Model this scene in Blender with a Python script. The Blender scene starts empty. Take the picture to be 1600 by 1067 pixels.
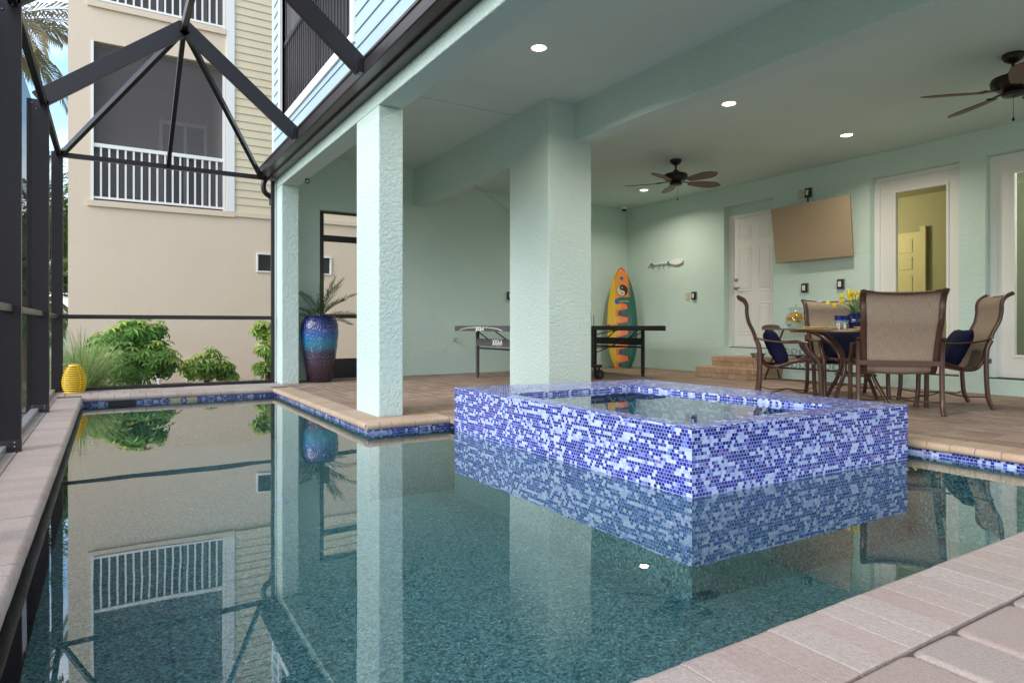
import bpy, bmesh, math, random
from mathutils import Vector, Matrix, noise as mnoise
random.seed(7)
C = bpy.context.scene.collection
R = math.radians
# ------------------------------------------------------------------ camera
YAW = math.atan(628/1012.)
cd = bpy.data.cameras.new('camera'); cam = bpy.data.objects.new('camera', cd); C.objects.link(cam)
cd.sensor_width = 36; cd.lens = 36*1012/1600.; cd.shift_y = -0.0153
cd.clip_start = .05; cd.clip_end = 3000
cam.location = (0, 0, .76); cam.rotation_euler = (R(90), 0, -YAW)
bpy.context.scene.camera = cam
# ------------------------------------------------------------------ world, sun, exposure
SUN_EL, SUN_AZ = R(30), R(-100)        # azimuth from +Y towards +X: thin cloud over the open side of the pool
w = bpy.data.worlds.new("World"); bpy.context.scene.world = w; w.use_nodes = True
nt = w.node_tree; nt.nodes.clear()
def wn(t, **k):
    n = nt.nodes.new(t)
    for a, b in k.items(): setattr(n, a, b)
    return n
sky = wn('ShaderNodeTexSky', sky_type='NISHITA'); sky.sun_disc = False
sky.sun_elevation = SUN_EL; sky.sun_rotation = SUN_AZ; sky.air_density = 1.3; sky.dust_density = .3; sky.ozone_density = 4
tc = wn('ShaderNodeTexCoord'); mp = wn('ShaderNodeMapping'); mp.inputs['Scale'].default_value = (1, 1, 2.2)
mp.inputs['Location'].default_value = (.9, .3, .35)
nz = wn('ShaderNodeTexNoise'); nz.inputs['Scale'].default_value = 2.6; nz.inputs['Detail'].default_value = 7; nz.inputs['Roughness'].default_value = .55
rp = wn('ShaderNodeValToRGB'); rp.color_ramp.elements[0].position = .40; rp.color_ramp.elements[1].position = .58
mx = wn('ShaderNodeMixRGB'); mx.inputs[2].default_value = (5.0, 5.15, 5.5, 1)
bg = wn('ShaderNodeBackground'); bg.inputs[1].default_value = .125; out = wn('ShaderNodeOutputWorld')
L = nt.links.new
L(tc.outputs['Generated'], mp.inputs[0]); L(mp.outputs[0], nz.inputs[0]); L(nz.outputs[0], rp.inputs[0])
L(rp.outputs[0], mx.inputs[0]); L(sky.outputs[0], mx.inputs[1]); L(mx.outputs[0], bg.inputs[0]); L(bg.outputs[0], out.inputs[0])
sd = bpy.data.lights.new('sun', 'SUN'); sd.energy = 1.3; sd.angle = R(40); sd.color = (1, .96, .9)
sun = bpy.data.objects.new('sun', sd); C.objects.link(sun)
sdir = Vector((math.sin(SUN_AZ)*math.cos(SUN_EL), math.cos(SUN_AZ)*math.cos(SUN_EL), math.sin(SUN_EL)))
sun.rotation_euler = sdir.to_track_quat('Z', 'Y').to_euler(); sun.location = (5, 5, 30)
vs = bpy.context.scene.view_settings
vs.view_transform = 'Standard'; vs.look = 'None'; vs.gamma = 1; vs.exposure = 1.6; vs.use_curve_mapping = False
cy = bpy.context.scene.cycles
cy.max_bounces = 10; cy.diffuse_bounces = 6; cy.transparent_max_bounces = 24; cy.caustics_reflective = True; cy.caustics_refractive = False
cy.sample_clamp_indirect = 5
# ------------------------------------------------------------------ materials
class NT:
    def __init__(s, name):
        s.m = bpy.data.materials.new(name); s.m.use_nodes = True; s.t = s.m.node_tree; s.t.nodes.clear()
        s.out = s.n('ShaderNodeOutputMaterial')
    def n(s, t, **k):
        n = s.t.nodes.new(t)
        for a, b in k.items(): setattr(n, a, b)
        return n
    def l(s, a, b): s.t.links.new(a, b)
    def uv(s): return s.n('ShaderNodeUVMap', uv_map='UVMap').outputs[0]
    def obj(s): return s.n('ShaderNodeTexCoord').outputs['Object']
    def math(s, op, a, b=None, c=None):
        n = s.n('ShaderNodeMath', operation=op)
        for i, v in enumerate((a, b, c)):
            if v is None: continue
            if isinstance(v, (int, float)): n.inputs[i].default_value = v
            else: s.l(v, n.inputs[i])
        return n.outputs[0]
    def noise(s, vec, scale, detail=3, rough=.5):
        n = s.n('ShaderNodeTexNoise'); n.inputs['Scale'].default_value = scale; n.inputs['Detail'].default_value = detail; n.inputs['Roughness'].default_value = rough
        if vec is not None: s.l(vec, n.inputs['Vector'])
        return n.outputs[0]
    def ramp(s, fac, stops, interp='LINEAR'):
        n = s.n('ShaderNodeValToRGB'); cr = n.color_ramp; cr.interpolation = interp
        while len(cr.elements) < len(stops): cr.elements.new(.5)
        for e, (p, c) in zip(cr.elements, stops):
            e.position = p; e.color = (c[0], c[1], c[2], 1) if not isinstance(c, (int, float)) else (c, c, c, 1)
        s.l(fac, n.inputs[0]); return n.outputs[0]
    def mix(s, fac, a, b, bt='MIX'):
        n = s.n('ShaderNodeMixRGB', blend_type=bt)
        for i, v in enumerate((fac, a, b)):
            if isinstance(v, (int, float)): n.inputs[i].default_value = v
            elif isinstance(v, tuple): n.inputs[i].default_value = (*v, 1)
            else: s.l(v, n.inputs[i])
        return n.outputs[0]
    def bump(s, h, dist=.01, st=1.):
        n = s.n('ShaderNodeBump'); n.inputs['Distance'].default_value = dist; n.inputs['Strength'].default_value = st
        s.l(h, n.inputs['Height']); return n.outputs[0]
    def attr(s, name):
        return s.n('ShaderNodeAttribute', attribute_name=name).outputs['Fac']
    def bsdf(s, col, rough=.6, metal=0, normal=None, spec=.5, coat=0, **k):
        b = s.n('ShaderNodeBsdfPrincipled')
        for i, v in (('Base Color', col), ('Roughness', rough), ('Metallic', metal), ('Specular IOR Level', spec), ('Coat Weight', coat)):
            if isinstance(v, (int, float)): b.inputs[i].default_value = v
            elif isinstance(v, tuple): b.inputs[i].default_value = (*v, 1)
            else: s.l(v, b.inputs[i])
        for i, v in k.items():
            b.inputs[i.replace('_', ' ')].default_value = v
        if normal is not None: s.l(normal, b.inputs['Normal'])
        s.l(b.outputs[0], s.out.inputs[0]); return b
def plain(name, col, rough=.5, metal=0, nscale=40, nb=.0006, var=.06, spec=.5, coat=0, **k):
    t = NT(name); o = t.obj(); n = t.noise(o, nscale, 4)
    c = t.mix(t.math('MULTIPLY', n, 1.), tuple(x*(1-var*2) for x in col), tuple(min(1, x*(1+var*2)) for x in col))
    t.bsdf(c, rough, metal, t.bump(n, nb) if nb else None, spec, coat, **k); return t.m
M = {}
def stucco(name, col, bumpd=.006, scale=38, stain=.06):
    t = NT(name); o = t.obj()
    n1 = t.noise(o, scale, 4, .62); n2 = t.noise(o, 1.3, 4); n3 = t.noise(o, scale*3.2, 2)
    h = t.math('ADD', t.math('MULTIPLY', t.ramp(n1, [(.38, 0.), (.60, 1.)]), 1.), t.math('MULTIPLY', n3, .35))
    c = t.mix(n2, tuple(x*(1-stain) for x in col), tuple(x*(1+stain) for x in col))
    c = t.mix(t.math('MULTIPLY', n1, .3), c, tuple(x*.8 for x in col))
    n5 = t.noise(o, .55, 6, .65); c = t.mix(t.ramp(n5, [(.48, 0.), (.72, .30)]), c, tuple(x*.84 for x in col))
    t.bsdf(c, .78, 0, t.bump(h, bumpd, .9), .3); return t.m
M['mint'] = stucco('mint_stucco', (.60, .735, .69), .0045)
M['mint_wall'] = stucco('mint_wall_stucco', (.63, .78, .715), .0025, 30)
M['mint_ceiling'] = stucco('mint_ceiling_paint', (.62, .745, .70), .0012, 60)
M['beige'] = stucco('beige_stucco', (.76, .615, .48), .0012, 30, .05)
M['cream'] = plain('cream_siding', (.70, .60, .43), .6, var=.03)
M['bluesiding'] = plain('pale_blue_siding', (.36, .48, .55), .55, var=.03)
M['white'] = plain('white_paint', (.82, .82, .81), .4, var=.02, nb=.0002)
M['offwhite'] = plain('door_white', (.82, .80, .78), .45, var=.02, nb=.0002)
M['bronze'] = plain('dark_bronze_aluminium', (.022, .018, .022), .32, .3, 120, .0001, .1, .5)
M['gutterm'] = plain('gutter_bronze', (.055, .047, .05), .3, .4, 60, .0002, .1)
M['steel'] = plain('brushed_steel', (.30, .28, .25), .35, 1, 200, .0001)
M['black'] = plain('black_metal', (.018, .018, .02), .45, .2, 90, .0002)
M['rubber'] = plain('black_rubber', (.015, .015, .015), .8)
M['tabgrey'] = plain('grey_table_edge', (.085, .08, .085), .45)
M['chairframe'] = plain('brown_cast_frame', (.085, .043, .034), .3, .35, 150, .0003, .2)
M['navy'] = plain('navy_fabric', (.006, .007, .032), .85, 0, 260, .002, .3, .2)
M['tan'] = plain('tan_canvas', (.44, .34, .235), .8, 0, 300, .0012, .06, .2)
M['bladewood'] = plain('brown_fan_blade', (.13, .062, .035), .5, 0, 30, .0004, .2)
M['fanmetal'] = plain('oil_bronze', (.022, .016, .014), .35, .4)
M['yellow'] = plain('yellow_plastic', (.85, .55, .01), .35, var=.04)
M['yellowcloth'] = plain('yellow_placemat', (.75, .55, .09), .8)
M['plum'] = plain('white_ceramic', (.78, .77, .76), .2)
M['petal'] = plain('tulip_petal', (.85, .66, .03), .5, 0, 60, .001, .12)
M['stem'] = plain('tulip_leaf', (.09, .24, .05), .5, 0, 60, .001, .2)
M['orange'] = plain('lemon_slice', (.85, .42, .02), .5, 0, 90, .002, .2)
M['navyglaze'] = plain('navy_glaze', (.005, .010, .075), .08, coat=1)
M['wood'] = plain('weathered_wood', (.19, .125, .085), .6, 0, 25, .001, .3)
M['cream_plate'] = plain('cream_plastic', (.62, .54, .38), .4)
M['greyplate'] = plain('grey_plastic', (.28, .28, .28), .4)
M['trunk'] = plain('palm_bark', (.20, .15, .10), .9, 0, 30, .01, .35)
M['woodstem'] = plain('shrub_stem', (.12, .08, .05), .85, 0, 60, .003, .3)
M['mulch'] = plain('soil_mulch', (.10, .075, .055), .95, 0, 45, .02, .5)
M['grass_ground'] = plain('lawn_ground', (.17, .19, .11), .95, 0, 8, .02, .4)
M['darkroom'] = plain('dark_interior', (.10, .095, .09), .9)
M['porchgrey'] = plain('porch_grey', (.50, .50, .50), .9)
M['bulb'] = None
def leafmat(name, cols, tr=.35, rough=.45):
    t = NT(name); f = t.attr('tint'); c = t.ramp(f, [(i/(len(cols)-1), c) for i, c in enumerate(cols)])
    b = t.bsdf(c, rough, 0, None, .4)
    tl = t.n('ShaderNodeBsdfTranslucent'); t.l(c, tl.inputs[0]); mx = t.n('ShaderNodeMixShader'); mx.inputs[0].default_value = tr
    t.l(b.outputs[0], mx.inputs[1]); t.l(tl.outputs[0], mx.inputs[2]); t.l(mx.outputs[0], t.out.inputs[0]); return t.m
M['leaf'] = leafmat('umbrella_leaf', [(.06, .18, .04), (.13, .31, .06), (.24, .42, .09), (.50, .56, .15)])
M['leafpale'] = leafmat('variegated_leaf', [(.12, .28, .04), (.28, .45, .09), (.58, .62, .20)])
M['blade'] = leafmat('grass_blade', [(.12, .24, .06), (.28, .40, .13), (.55, .56, .30)])
M['frond'] = leafmat('palm_frond', [(.025, .07, .02), (.05, .12, .03), (.12, .16, .05)])
M['frondgrey'] = leafmat('silvery_frond', [(.16, .15, .10), (.24, .22, .15), (.15, .20, .10)], .2)
M['treeleaf'] = leafmat('tree_leaf', [(.03, .08, .015), (.07, .15, .03), (.15, .22, .05)])
# paver brick with per-brick tint
def brickmat(name, cols, bumpd=.003, scale=60):
    t = NT(name); f = t.attr('tint'); o = t.obj()
    c = t.ramp(f, [(i/(len(cols)-1), c) for i, c in enumerate(cols)])
    n = t.noise(o, 9, 4); n2 = t.noise(o, scale, 4, .6); n3 = t.noise(o, 2.2, 3); n4 = t.noise(o, 210, 2, .6)
    c = t.mix(t.ramp(n4, [(.42, .34), (.58, 0.)]), c, tuple(x*.55 for x in cols[0]))
    c = t.mix(t.ramp(n, [(.35, 0.), (.75, .38)]), c, cols[len(cols)//2])
    c = t.mix(t.ramp(n2, [(.42, .0), (.62, .25)]), c, tuple(x*.62 for x in cols[0]))
    c = t.mix(t.ramp(n3, [(.45, 0.), (.7, .30)]), c, tuple(min(1, x*1.22) for x in cols[-1]))
    t.bsdf(c, .82, 0, t.bump(t.math('ADD', n2, t.math('MULTIPLY', n, .6)), bumpd), .25); return t.m
M['paver'] = brickmat('patio_paver', [(.25, .175, .135), (.33, .245, .19), (.30, .20, .15), (.41, .32, .255), (.28, .21, .17)])
M['coping'] = brickmat('grey_pink_coping', [(.39, .325, .29), (.44, .375, .335), (.40, .30, .265), (.47, .41, .375), (.41, .345, .31)])
M['copingtan'] = brickmat('tan_coping', [(.44, .33, .23), (.50, .39, .29), (.46, .31, .22), (.52, .43, .34)])
M['bigpaver'] = brickmat('tumbled_paver', [(.34, .28, .25), (.41, .35, .315), (.36, .265, .225), (.45, .395, .365), (.31, .26, .235)], .0022, 130)
M['stepbrick'] = brickmat('step_brick', [(.42, .26, .16), (.55, .38, .25), (.48, .30, .20), (.60, .44, .30)])
M['joint'] = plain('joint_sand', (.10, .08, .065), .95, 0, 90, .003, .3)
# glass mosaic
def mosaic(name='blue_glass_mosaic', bias=0.):
    t = NT(name); sp = t.n('ShaderNodeSeparateXYZ'); t.l(t.uv(), sp.inputs[0])
    PH, PW = .0186, .0225
    vr = t.math('DIVIDE', sp.outputs[1], PH); row = t.math('FLOOR', vr); fv = t.math('FRACT', vr)
    odd = t.math('FRACT', t.math('MULTIPLY', row, .5))
    ur = t.math('ADD', t.math('DIVIDE', sp.outputs[0], PW), odd); col = t.math('FLOOR', ur); fu = t.math('FRACT', ur)
    def rnd(a, b, w=0.):
        cb = t.n('ShaderNodeCombineXYZ'); t.l(a, cb.inputs[0]); (t.l(b, cb.inputs[1]) if not isinstance(b, float) else setattr(cb.inputs[1], 'default_value', b)); cb.inputs[2].default_value = w
        wn_ = t.n('ShaderNodeTexWhiteNoise', noise_dimensions='3D'); t.l(cb.outputs[0], wn_.inputs[0]); return wn_.outputs[0]
    r1 = rnd(col, row); r2 = rnd(t.math('FLOOR', t.math('DIVIDE', t.math('ADD', col, t.math('MULTIPLY', t.math('FLOOR', t.math('MULTIPLY', rnd(row, 3., 2.), 97.)), 1.)), t.math('ADD', 2., t.math('FLOOR', t.math('MULTIPLY', rnd(row, 7., 4.), 3.))))), row, 5.); r3 = rnd(col, row, 9.)
    mixr = t.math('ADD', t.math('MULTIPLY', r1, .5), t.math('MULTIPLY', r2, .5))
    mixr = t.math('ADD', mixr, bias)
    c = t.ramp(mixr, [(0, (.36, .44, .70)), (.28, (.48, .56, .80)), (.42, (.13, .19, .56)), (.48, (.012, .020, .29)), (.62, (.004, .008, .17)), (.76, (.03, .045, .36)), (.88, (.17, .12, .40))], 'CONSTANT')
    c = t.mix(t.math('MULTIPLY', r3, .10), c, (.15, .22, .55))
    g = .05
    e = t.math('MAXIMUM', t.math('MAXIMUM', t.math('LESS_THAN', fu, g), t.math('GREATER_THAN', fu, 1-g)), t.math('MAXIMUM', t.math('LESS_THAN', fv, g), t.math('GREATER_THAN', fv, 1-g)))
    c = t.mix(e, c, (.44, .48, .68))
    rough = t.math('ADD', t.math('MULTIPLY', e, .5), t.math('MULTIPLY', r3, .12))
    h = t.math('ADD', t.math('MULTIPLY', e, -1.), t.math('MULTIPLY', t.math('MULTIPLY', r1, fu), .6))
    t.bsdf(c, t.math('ADD', rough, .07), 0, t.bump(h, .0012, .6), .35); return t.m
M['mosaic'] = mosaic(bias=.035); M['mosaicrim'] = mosaic('darkened_rim_mosaic', .13)  # rim copy of the mosaic, colour darkened to offset its pale sky reflection
def pebble():
    t = NT('teal_pebble_finish'); o = t.obj()
    v = t.n('ShaderNodeTexVoronoi'); v.inputs['Scale'].default_value = 95; t.l(o, v.inputs['Vector'])
    sx = t.n('ShaderNodeSeparateColor'); t.l(v.outputs['Color'], sx.inputs[0])
    c = t.ramp(sx.outputs[0], [(0, (.010, .026, .036)), (.28, (.045, .10, .115)), (.55, (.105, .195, .21)), (.78, (.20, .31, .31)), (.93, (.07, .14, .25)), (1, (.38, .46, .45))])
    n = t.noise(o, 2.5, 3); c = t.mix(t.math('MULTIPLY', n, .35), c, (.05, .17, .17))
    t.bsdf(c, .7, 0, t.bump(v.outputs['Distance'], .004), .3); return t.m
M['pebble'] = pebble()
def water(name, tint, ior=1.6):
    t = NT(name); o = t.obj()
    n = t.noise(o, 1.6, 2); b = t.bump(n, .0022, .5)
    g = t.n('ShaderNodeBsdfGlossy'); g.inputs['Roughness'].default_value = 0; g.inputs[0].default_value = (.97, .97, .96, 1); t.l(b, g.inputs['Normal'])
    tr = t.n('ShaderNodeBsdfTransparent'); tr.inputs[0].default_value = (*tint, 1)
    lw = t.n('ShaderNodeLayerWeight'); lw.inputs[0].default_value = .5; t.l(b, lw.inputs['Normal']); f0 = ((ior-1)/(ior+1))**2
    fr = t.math('ADD', t.math('MULTIPLY', t.math('POWER', lw.outputs['Facing'], 3.3), 1-f0), f0)
    mx = t.n('ShaderNodeMixShader'); t.l(fr, mx.inputs[0]); t.l(tr.outputs[0], mx.inputs[1]); t.l(g.outputs[0], mx.inputs[2])
    t.l(mx.outputs[0], t.out.inputs[0]); return t.m
M['water'] = water('pool_water', (.74, .93, .93))
def glass(name, tint=(.95, .97, .96), ior=1.5):
    t = NT(name)
    g = t.n('ShaderNodeBsdfGlossy'); g.inputs['Roughness'].default_value = 0.01
    tr = t.n('ShaderNodeBsdfTransparent'); tr.inputs[0].default_value = (*tint, 1)
    lw = t.n('ShaderNodeLayerWeight'); lw.inputs[0].default_value = .5; f0 = ((ior-1)/(ior+1))**2
    fr = t.math('ADD', t.math('MULTIPLY', t.math('POWER', lw.outputs['Facing'], 5.), 1-f0), f0)
    mx = t.n('ShaderNodeMixShader'); t.l(fr, mx.inputs[0]); t.l(tr.outputs[0], mx.inputs[1]); t.l(g.outputs[0], mx.inputs[2])
    t.l(mx.outputs[0], t.out.inputs[0]); return t.m
M['glass'] = glass('clear_glass', (.92, .95, .95), 2.1); M['doorglass'] = glass('door_glass', (.86, .9, .82), 1.35); M['bluerim'] = glass('cobalt_glass', (.45, .55, .93))
def screen(name, col, alpha, graze=0):
    t = NT(name); d = t.n('ShaderNodeBsdfDiffuse'); d.inputs[0].default_value = (*col, 1)
    tr = t.n('ShaderNodeBsdfTransparent'); mx = t.n('ShaderNodeMixShader'); mx.inputs[0].default_value = alpha
    if graze:      # woven mesh closes up at grazing incidence
        lw = t.n('ShaderNodeLayerWeight'); lw.inputs[0].default_value = .5
        t.l(t.math('ADD', t.math('MULTIPLY', t.math('POWER', lw.outputs['Facing'], 4.), graze), alpha), mx.inputs[0])
    t.l(tr.outputs[0], mx.inputs[1]); t.l(d.outputs[0], mx.inputs[2]); t.l(mx.outputs[0], t.out.inputs[0]); return t.m
M['mesh_side'] = screen('insect_screen_side', (.05, .05, .05), .22, .72)
M['mesh_back'] = screen('insect_screen_back', (.05, .05, .05), .05)
M['mesh_porch'] = screen('insect_screen_porch', (.17, .16, .17), .52)
def sling():
    t = NT('tan_sling_mesh'); uv = t.uv()
    def thr(sc):
        mm = t.n('ShaderNodeMapping'); mm.inputs['Scale'].default_value = sc; t.l(uv, mm.inputs[0]); return t.noise(mm.outputs[0], 1., 2)
    f = t.math('ADD', t.math('MULTIPLY', thr((420, 14, 1)), .6), t.math('MULTIPLY', thr((14, 420, 1)), .4)); n = t.noise(uv, 9, 3)
    f = t.ramp(f, [(.35, 0.), (.65, 1.)])
    c = t.mix(f, (.19, .14, .10), (.37, .285, .22)); c = t.mix(t.math('MULTIPLY', n, .35), c, (.30, .22, .16))
    t.bsdf(c, .75, 0, t.bump(f, .0008), .3); return t.m
M['sling'] = sling()
def potglaze():
    t = NT('banded_pot_glaze'); o = t.obj(); sp = t.n('ShaderNodeSeparateXYZ'); t.l(o, sp.inputs[0]); n = t.noise(o, 14, 4)
    z = t.math('ADD', sp.outputs[2], t.math('MULTIPLY', t.math('SUBTRACT', n, .5), .14))
    c = t.ramp(t.math('DIVIDE', z, .88), [(0, (.035, .010, .012)), (.30, (.06, .018, .028)), (.45, (.045, .03, .07)), (.56, (.02, .20, .30)), (.68, (.015, .16, .36)), (.77, (.012, .05, .30)), (.84, (.008, .010, .14)), (1, (.006, .008, .11))])
    v = t.n('ShaderNodeTexVoronoi', feature='DISTANCE_TO_EDGE'); v.inputs['Scale'].default_value = 1.0
    m = t.n('ShaderNodeMapping'); m.inputs['Scale'].default_value = (40, 40, 20); t.l(o, m.inputs[0]); t.l(m.outputs[0], v.inputs['Vector'])
    e = t.ramp(v.outputs['Distance'], [(.0, 0.), (.25, 1.)])
    c = t.mix(t.math('MULTIPLY', t.math('SUBTRACT', 1., e), .25), c, (.02, .06, .16))
    t.bsdf(c, .13, 0, t.bump(e, .0035), .6, .6); return t.m
M['potglaze'] = potglaze()
def surfart():
    # u = metres across, v = metres up the board
    t = NT('painted_surfboard'); sp = t.n('ShaderNodeSeparateXYZ'); t.l(t.uv(), sp.inputs[0]); u, v = sp.outputs[0], sp.outputs[1]
    wv = t.math('MULTIPLY', t.math('MINIMUM', t.math('MAXIMUM', t.math('MULTIPLY', t.math('SINE', t.math('MULTIPLY', v, 27.)), 1.9), -1.), 1.), .085)
    n = t.math('MULTIPLY', t.math('SUBTRACT', t.noise(t.uv(), 5, 1), .5), .12)
    s = t.math('ADD', t.math('ADD', u, wv), n)
    g = (.015, .12, .085)
    base = t.ramp(t.math('ADD', t.math('MULTIPLY', s, 1.6), .5), [(0, (.75, .42, .02)), (.28, (.75, .38, .02)), (.29, (.85, .19, .05)), (.50, (.85, .15, .05)), (.515, (.03, .05, .04)), (.56, (.03, .05, .04)), (.58, g), (1, g)], 'LINEAR')
    top = t.ramp(t.math('ADD', t.math('MULTIPLY', u, 2.2), .5), [(0, (.72, .34, .02)), (.7, (.75, .22, .03)), (.85, g), (1, g)])
    c = t.mix(t.math('GREATER_THAN', v, 1.28), base, top)
    edge = t.math('LESS_THAN', u, -.13); c = t.mix(edge, c, (.72, .48, .02))
    c = t.mix(t.math('GREATER_THAN', u, .15), c, g)
    c = t.mix(t.math('GREATER_THAN', v, 1.76), c, (.55, .06, .03))
    t.bsdf(c, .35, 0, None, .5, .3); return t.m
M['surf'] = surfart()
def emis(name, col, st):
    t = NT(name); e = t.n('ShaderNodeEmission'); e.inputs[0].default_value = (*col, 1); e.inputs[1].default_value = st
    t.l(e.outputs[0], t.out.inputs[0]); return t.m
M['bulb'] = emis('lamp_glow', (1, .86, .62), 5)
M['pebblestone'] = plain('pale_gravel', (.42, .39, .35), .9, 0, 90, .02, .5)
M['roomyellow'] = plain('yellow_room_wall', (.30, .27, .17), .8)
M['roomdoor'] = plain('cream_room_door', (.45, .38, .22), .6)
M['roomgrey'] = plain('pale_room_wall', (.42, .43, .36), .8)
M['porchwall'] = plain('porch_beige', (.45, .37, .28), .8)
M['copper'] = plain('brass_fitting', (.5, .42, .28), .35, .9)
M['paddlewood'] = plain('paddle_wood', (.55, .24, .13), .5)
M['bluedrain'] = plain('blue_drain', (.02, .11, .36), .4)
# ------------------------------------------------------------------ mesh builder
class MB:
    def __init__(s): s.v = []; s.f = []; s.t = []; s.uv = {}
    def face(s, pts, tint=None, uvs=None):
        i = len(s.v); s.v += [tuple(p) for p in pts]; s.f.append(tuple(range(i, i+len(pts)))); s.t.append(random.random() if tint is None else tint)
        if uvs: s.uv[len(s.f)-1] = uvs
    def box(s, x0, x1, y0, y1, z0, z1, tint=None, skip=''):
        if x0 > x1: x0, x1 = x1, x0
        if y0 > y1: y0, y1 = y1, y0
        if z0 > z1: z0, z1 = z1, z0
        s.prism([(x0, y0), (x1, y0), (x1, y1), (x0, y1)], z0, z1, tint)
    def prism(s, poly, z0, z1, tint=None):
        t = random.random() if tint is None else tint; n = len(poly); i = len(s.v)
        s.v += [(x, y, z0) for x, y in poly] + [(x, y, z1) for x, y in poly]
        s.f.append(tuple(range(i+n-1, i-1, -1))); s.f.append(tuple(range(i+n, i+2*n))); s.t += [t, t]
        for k in range(n):
            a, b = k, (k+1) % n; s.f.append((i+a, i+b, i+n+b, i+n+a)); s.t.append(t)
    def chbox(s, x0, x1, y0, y1, z0, z1, c=.006, tint=None, jit=0):
        t = random.random() if tint is None else tint; i = len(s.v)
        j = lambda: random.uniform(-jit, jit)
        q = [(x0, y0), (x1, y0), (x1, y1), (x0, y1)]; q = [(a+j(), b+j()) for a, b in q]
        cx, cy_ = sum(a for a, b in q)/4, sum(b for a, b in q)/4
        def ins(p, d): return (p[0]+math.copysign(d, cx-p[0]), p[1]+math.copysign(d, cy_-p[1]))
        lv = [(q, z0), (q, z1-c), ([ins(p, c*.35) for p in q], z1-c*.35), ([ins(p, c) for p in q], z1)]
        for pl, z in lv: s.v += [(a, b, z) for a, b in pl]
        for l in range(3):
            for k in range(4):
                a, b = k, (k+1) % 4; s.f.append((i+l*4+a, i+l*4+b, i+l*4+4+b, i+l*4+4+a)); s.t.append(t)
        s.f.append((i+12, i+13, i+14, i+15)); s.t.append(t)
    def roundpaver(s, x0, x1, y0, y1, z0, z1, r=.03, e=.018, tint=None):
        t = random.random() if tint is None else tint
        pts = []
        N = 4
        for (cx, cy_, a0) in ((x1-r, y1-r, 0), (x0+r, y1-r, 90), (x0+r, y0+r, 180), (x1-r, y0+r, 270)):
            for k in range(N+1):
                a = R(a0+90*k/N); pts.append((cx+r*math.cos(a), cy_+r*math.sin(a)))
        mxx, myy = (x0+x1)/2, (y0+y1)/2
        ph = random.uniform(0, 9)
        pts = [(a+.004*math.sin(a*40+ph)+random.uniform(-.002, .002), b+.004*math.sin(b*37+ph*2)+random.uniform(-.002, .002)) for a, b in pts]
        lv = [(0, z0), (0, z1-e), (e*.12, z1-e*.55), (e*.4, z1-e*.2), (e, z1)]
        n = len(pts); i = len(s.v)
        for d, z in lv:
            for a, b in pts:
                dx, dy = mxx-a, myy-b; l = math.hypot(dx, dy); s.v.append((a+dx/l*d*1.3, b+dy/l*d*1.3, z))
        for l in range(len(lv)-1):
            for k in range(n):
                a, b = k, (k+1) % n; s.f.append((i+l*n+a, i+l*n+b, i+l*n+n+b, i+l*n+n+a)); s.t.append(t)
        s.f.append(tuple(i+(len(lv)-1)*n+k for k in range(n))); s.t.append(t)
    def bar(s, a, b, w, h=None, up=(0, 0, 1), tint=None):
        # rectangular bar from a to b: w across, h along up
        h = h or w; a = Vector(a); b = Vector(b); d = (b-a).normalized(); up = Vector(up)
        if abs(d.dot(up)) > .98: up = Vector((0, 1, 0))
        sx = d.cross(up).normalized()*w/2; u = sx.cross(d).normalized()*h/2; i = len(s.v)
        for p in (a, b):
            for k in ((-1, -1), (1, -1), (1, 1), (-1, 1)): s.v.append(tuple(p+sx*k[0]+u*k[1]))
        fs = [(0, 1, 2, 3), (7, 6, 5, 4), (0, 4, 5, 1), (1, 5, 6, 2), (2, 6, 7, 3), (3, 7, 4, 0)]
        t = random.random() if tint is None else tint
        for f in fs: s.f.append(tuple(i+k for k in f)); s.t.append(t)
    def tube(s, pts, r, seg=8, flat=1., cap=True, tint=None, taper=None):
        pts = [Vector(p) for p in pts]; n = len(pts); i0 = len(s.v); t = random.random() if tint is None else tint
        prev = None
        for k, p in enumerate(pts):
            d = (pts[min(k+1, n-1)]-pts[max(k-1, 0)])
            if d.length < 1e-9: d = Vector((0, 0, 1))
            d.normalize()
            if prev is None:
                ref = Vector((0, 0, 1)) if abs(d.z) < .9 else Vector((0, 1, 0)); sx = d.cross(ref).normalized()
            else:
                sx = (prev-d*prev.dot(d)); sx = sx.normalized() if sx.length > 1e-6 else d.orthogonal().normalized()
            prev = sx; sy = sx.cross(d).normalized(); rr = r*(taper[k] if taper else 1)
            for q in range(seg):
                a = 2*math.pi*q/seg; s.v.append(tuple(p+sx*math.cos(a)*rr+sy*math.sin(a)*rr*flat))
        for k in range(n-1):
            for q in range(seg):
                a, b = i0+k*seg+q, i0+k*seg+(q+1) % seg; s.f.append((a, b, b+seg, a+seg)); s.t.append(t)
        if cap:
            s.f.append(tuple(i0+q for q in range(seg-1, -1, -1))); s.f.append(tuple(i0+(n-1)*seg+q for q in range(seg))); s.t += [t, t]
    def lathe(s, prof, c=(0, 0, 0), seg=32, tint=None, ax=1., capb=True, capt=False):
        i0 = len(s.v); t = random.random() if tint is None else tint
        for r, z in prof:
            for q in range(seg):
                a = 2*math.pi*q/seg; s.v.append((c[0]+r*math.cos(a), c[1]+r*math.sin(a)*ax, c[2]+z))
        for k in range(len(prof)-1):
            for q in range(seg):
                a, b = i0+k*seg+q, i0+k*seg+(q+1) % seg; s.f.append((a, b, b+seg, a+seg)); s.t.append(t)
        if capb: s.f.append(tuple(i0+q for q in range(seg-1, -1, -1))); s.t.append(t)
        if capt: s.f.append(tuple(i0+(len(prof)-1)*seg+q for q in range(seg))); s.t.append(t)
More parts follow.
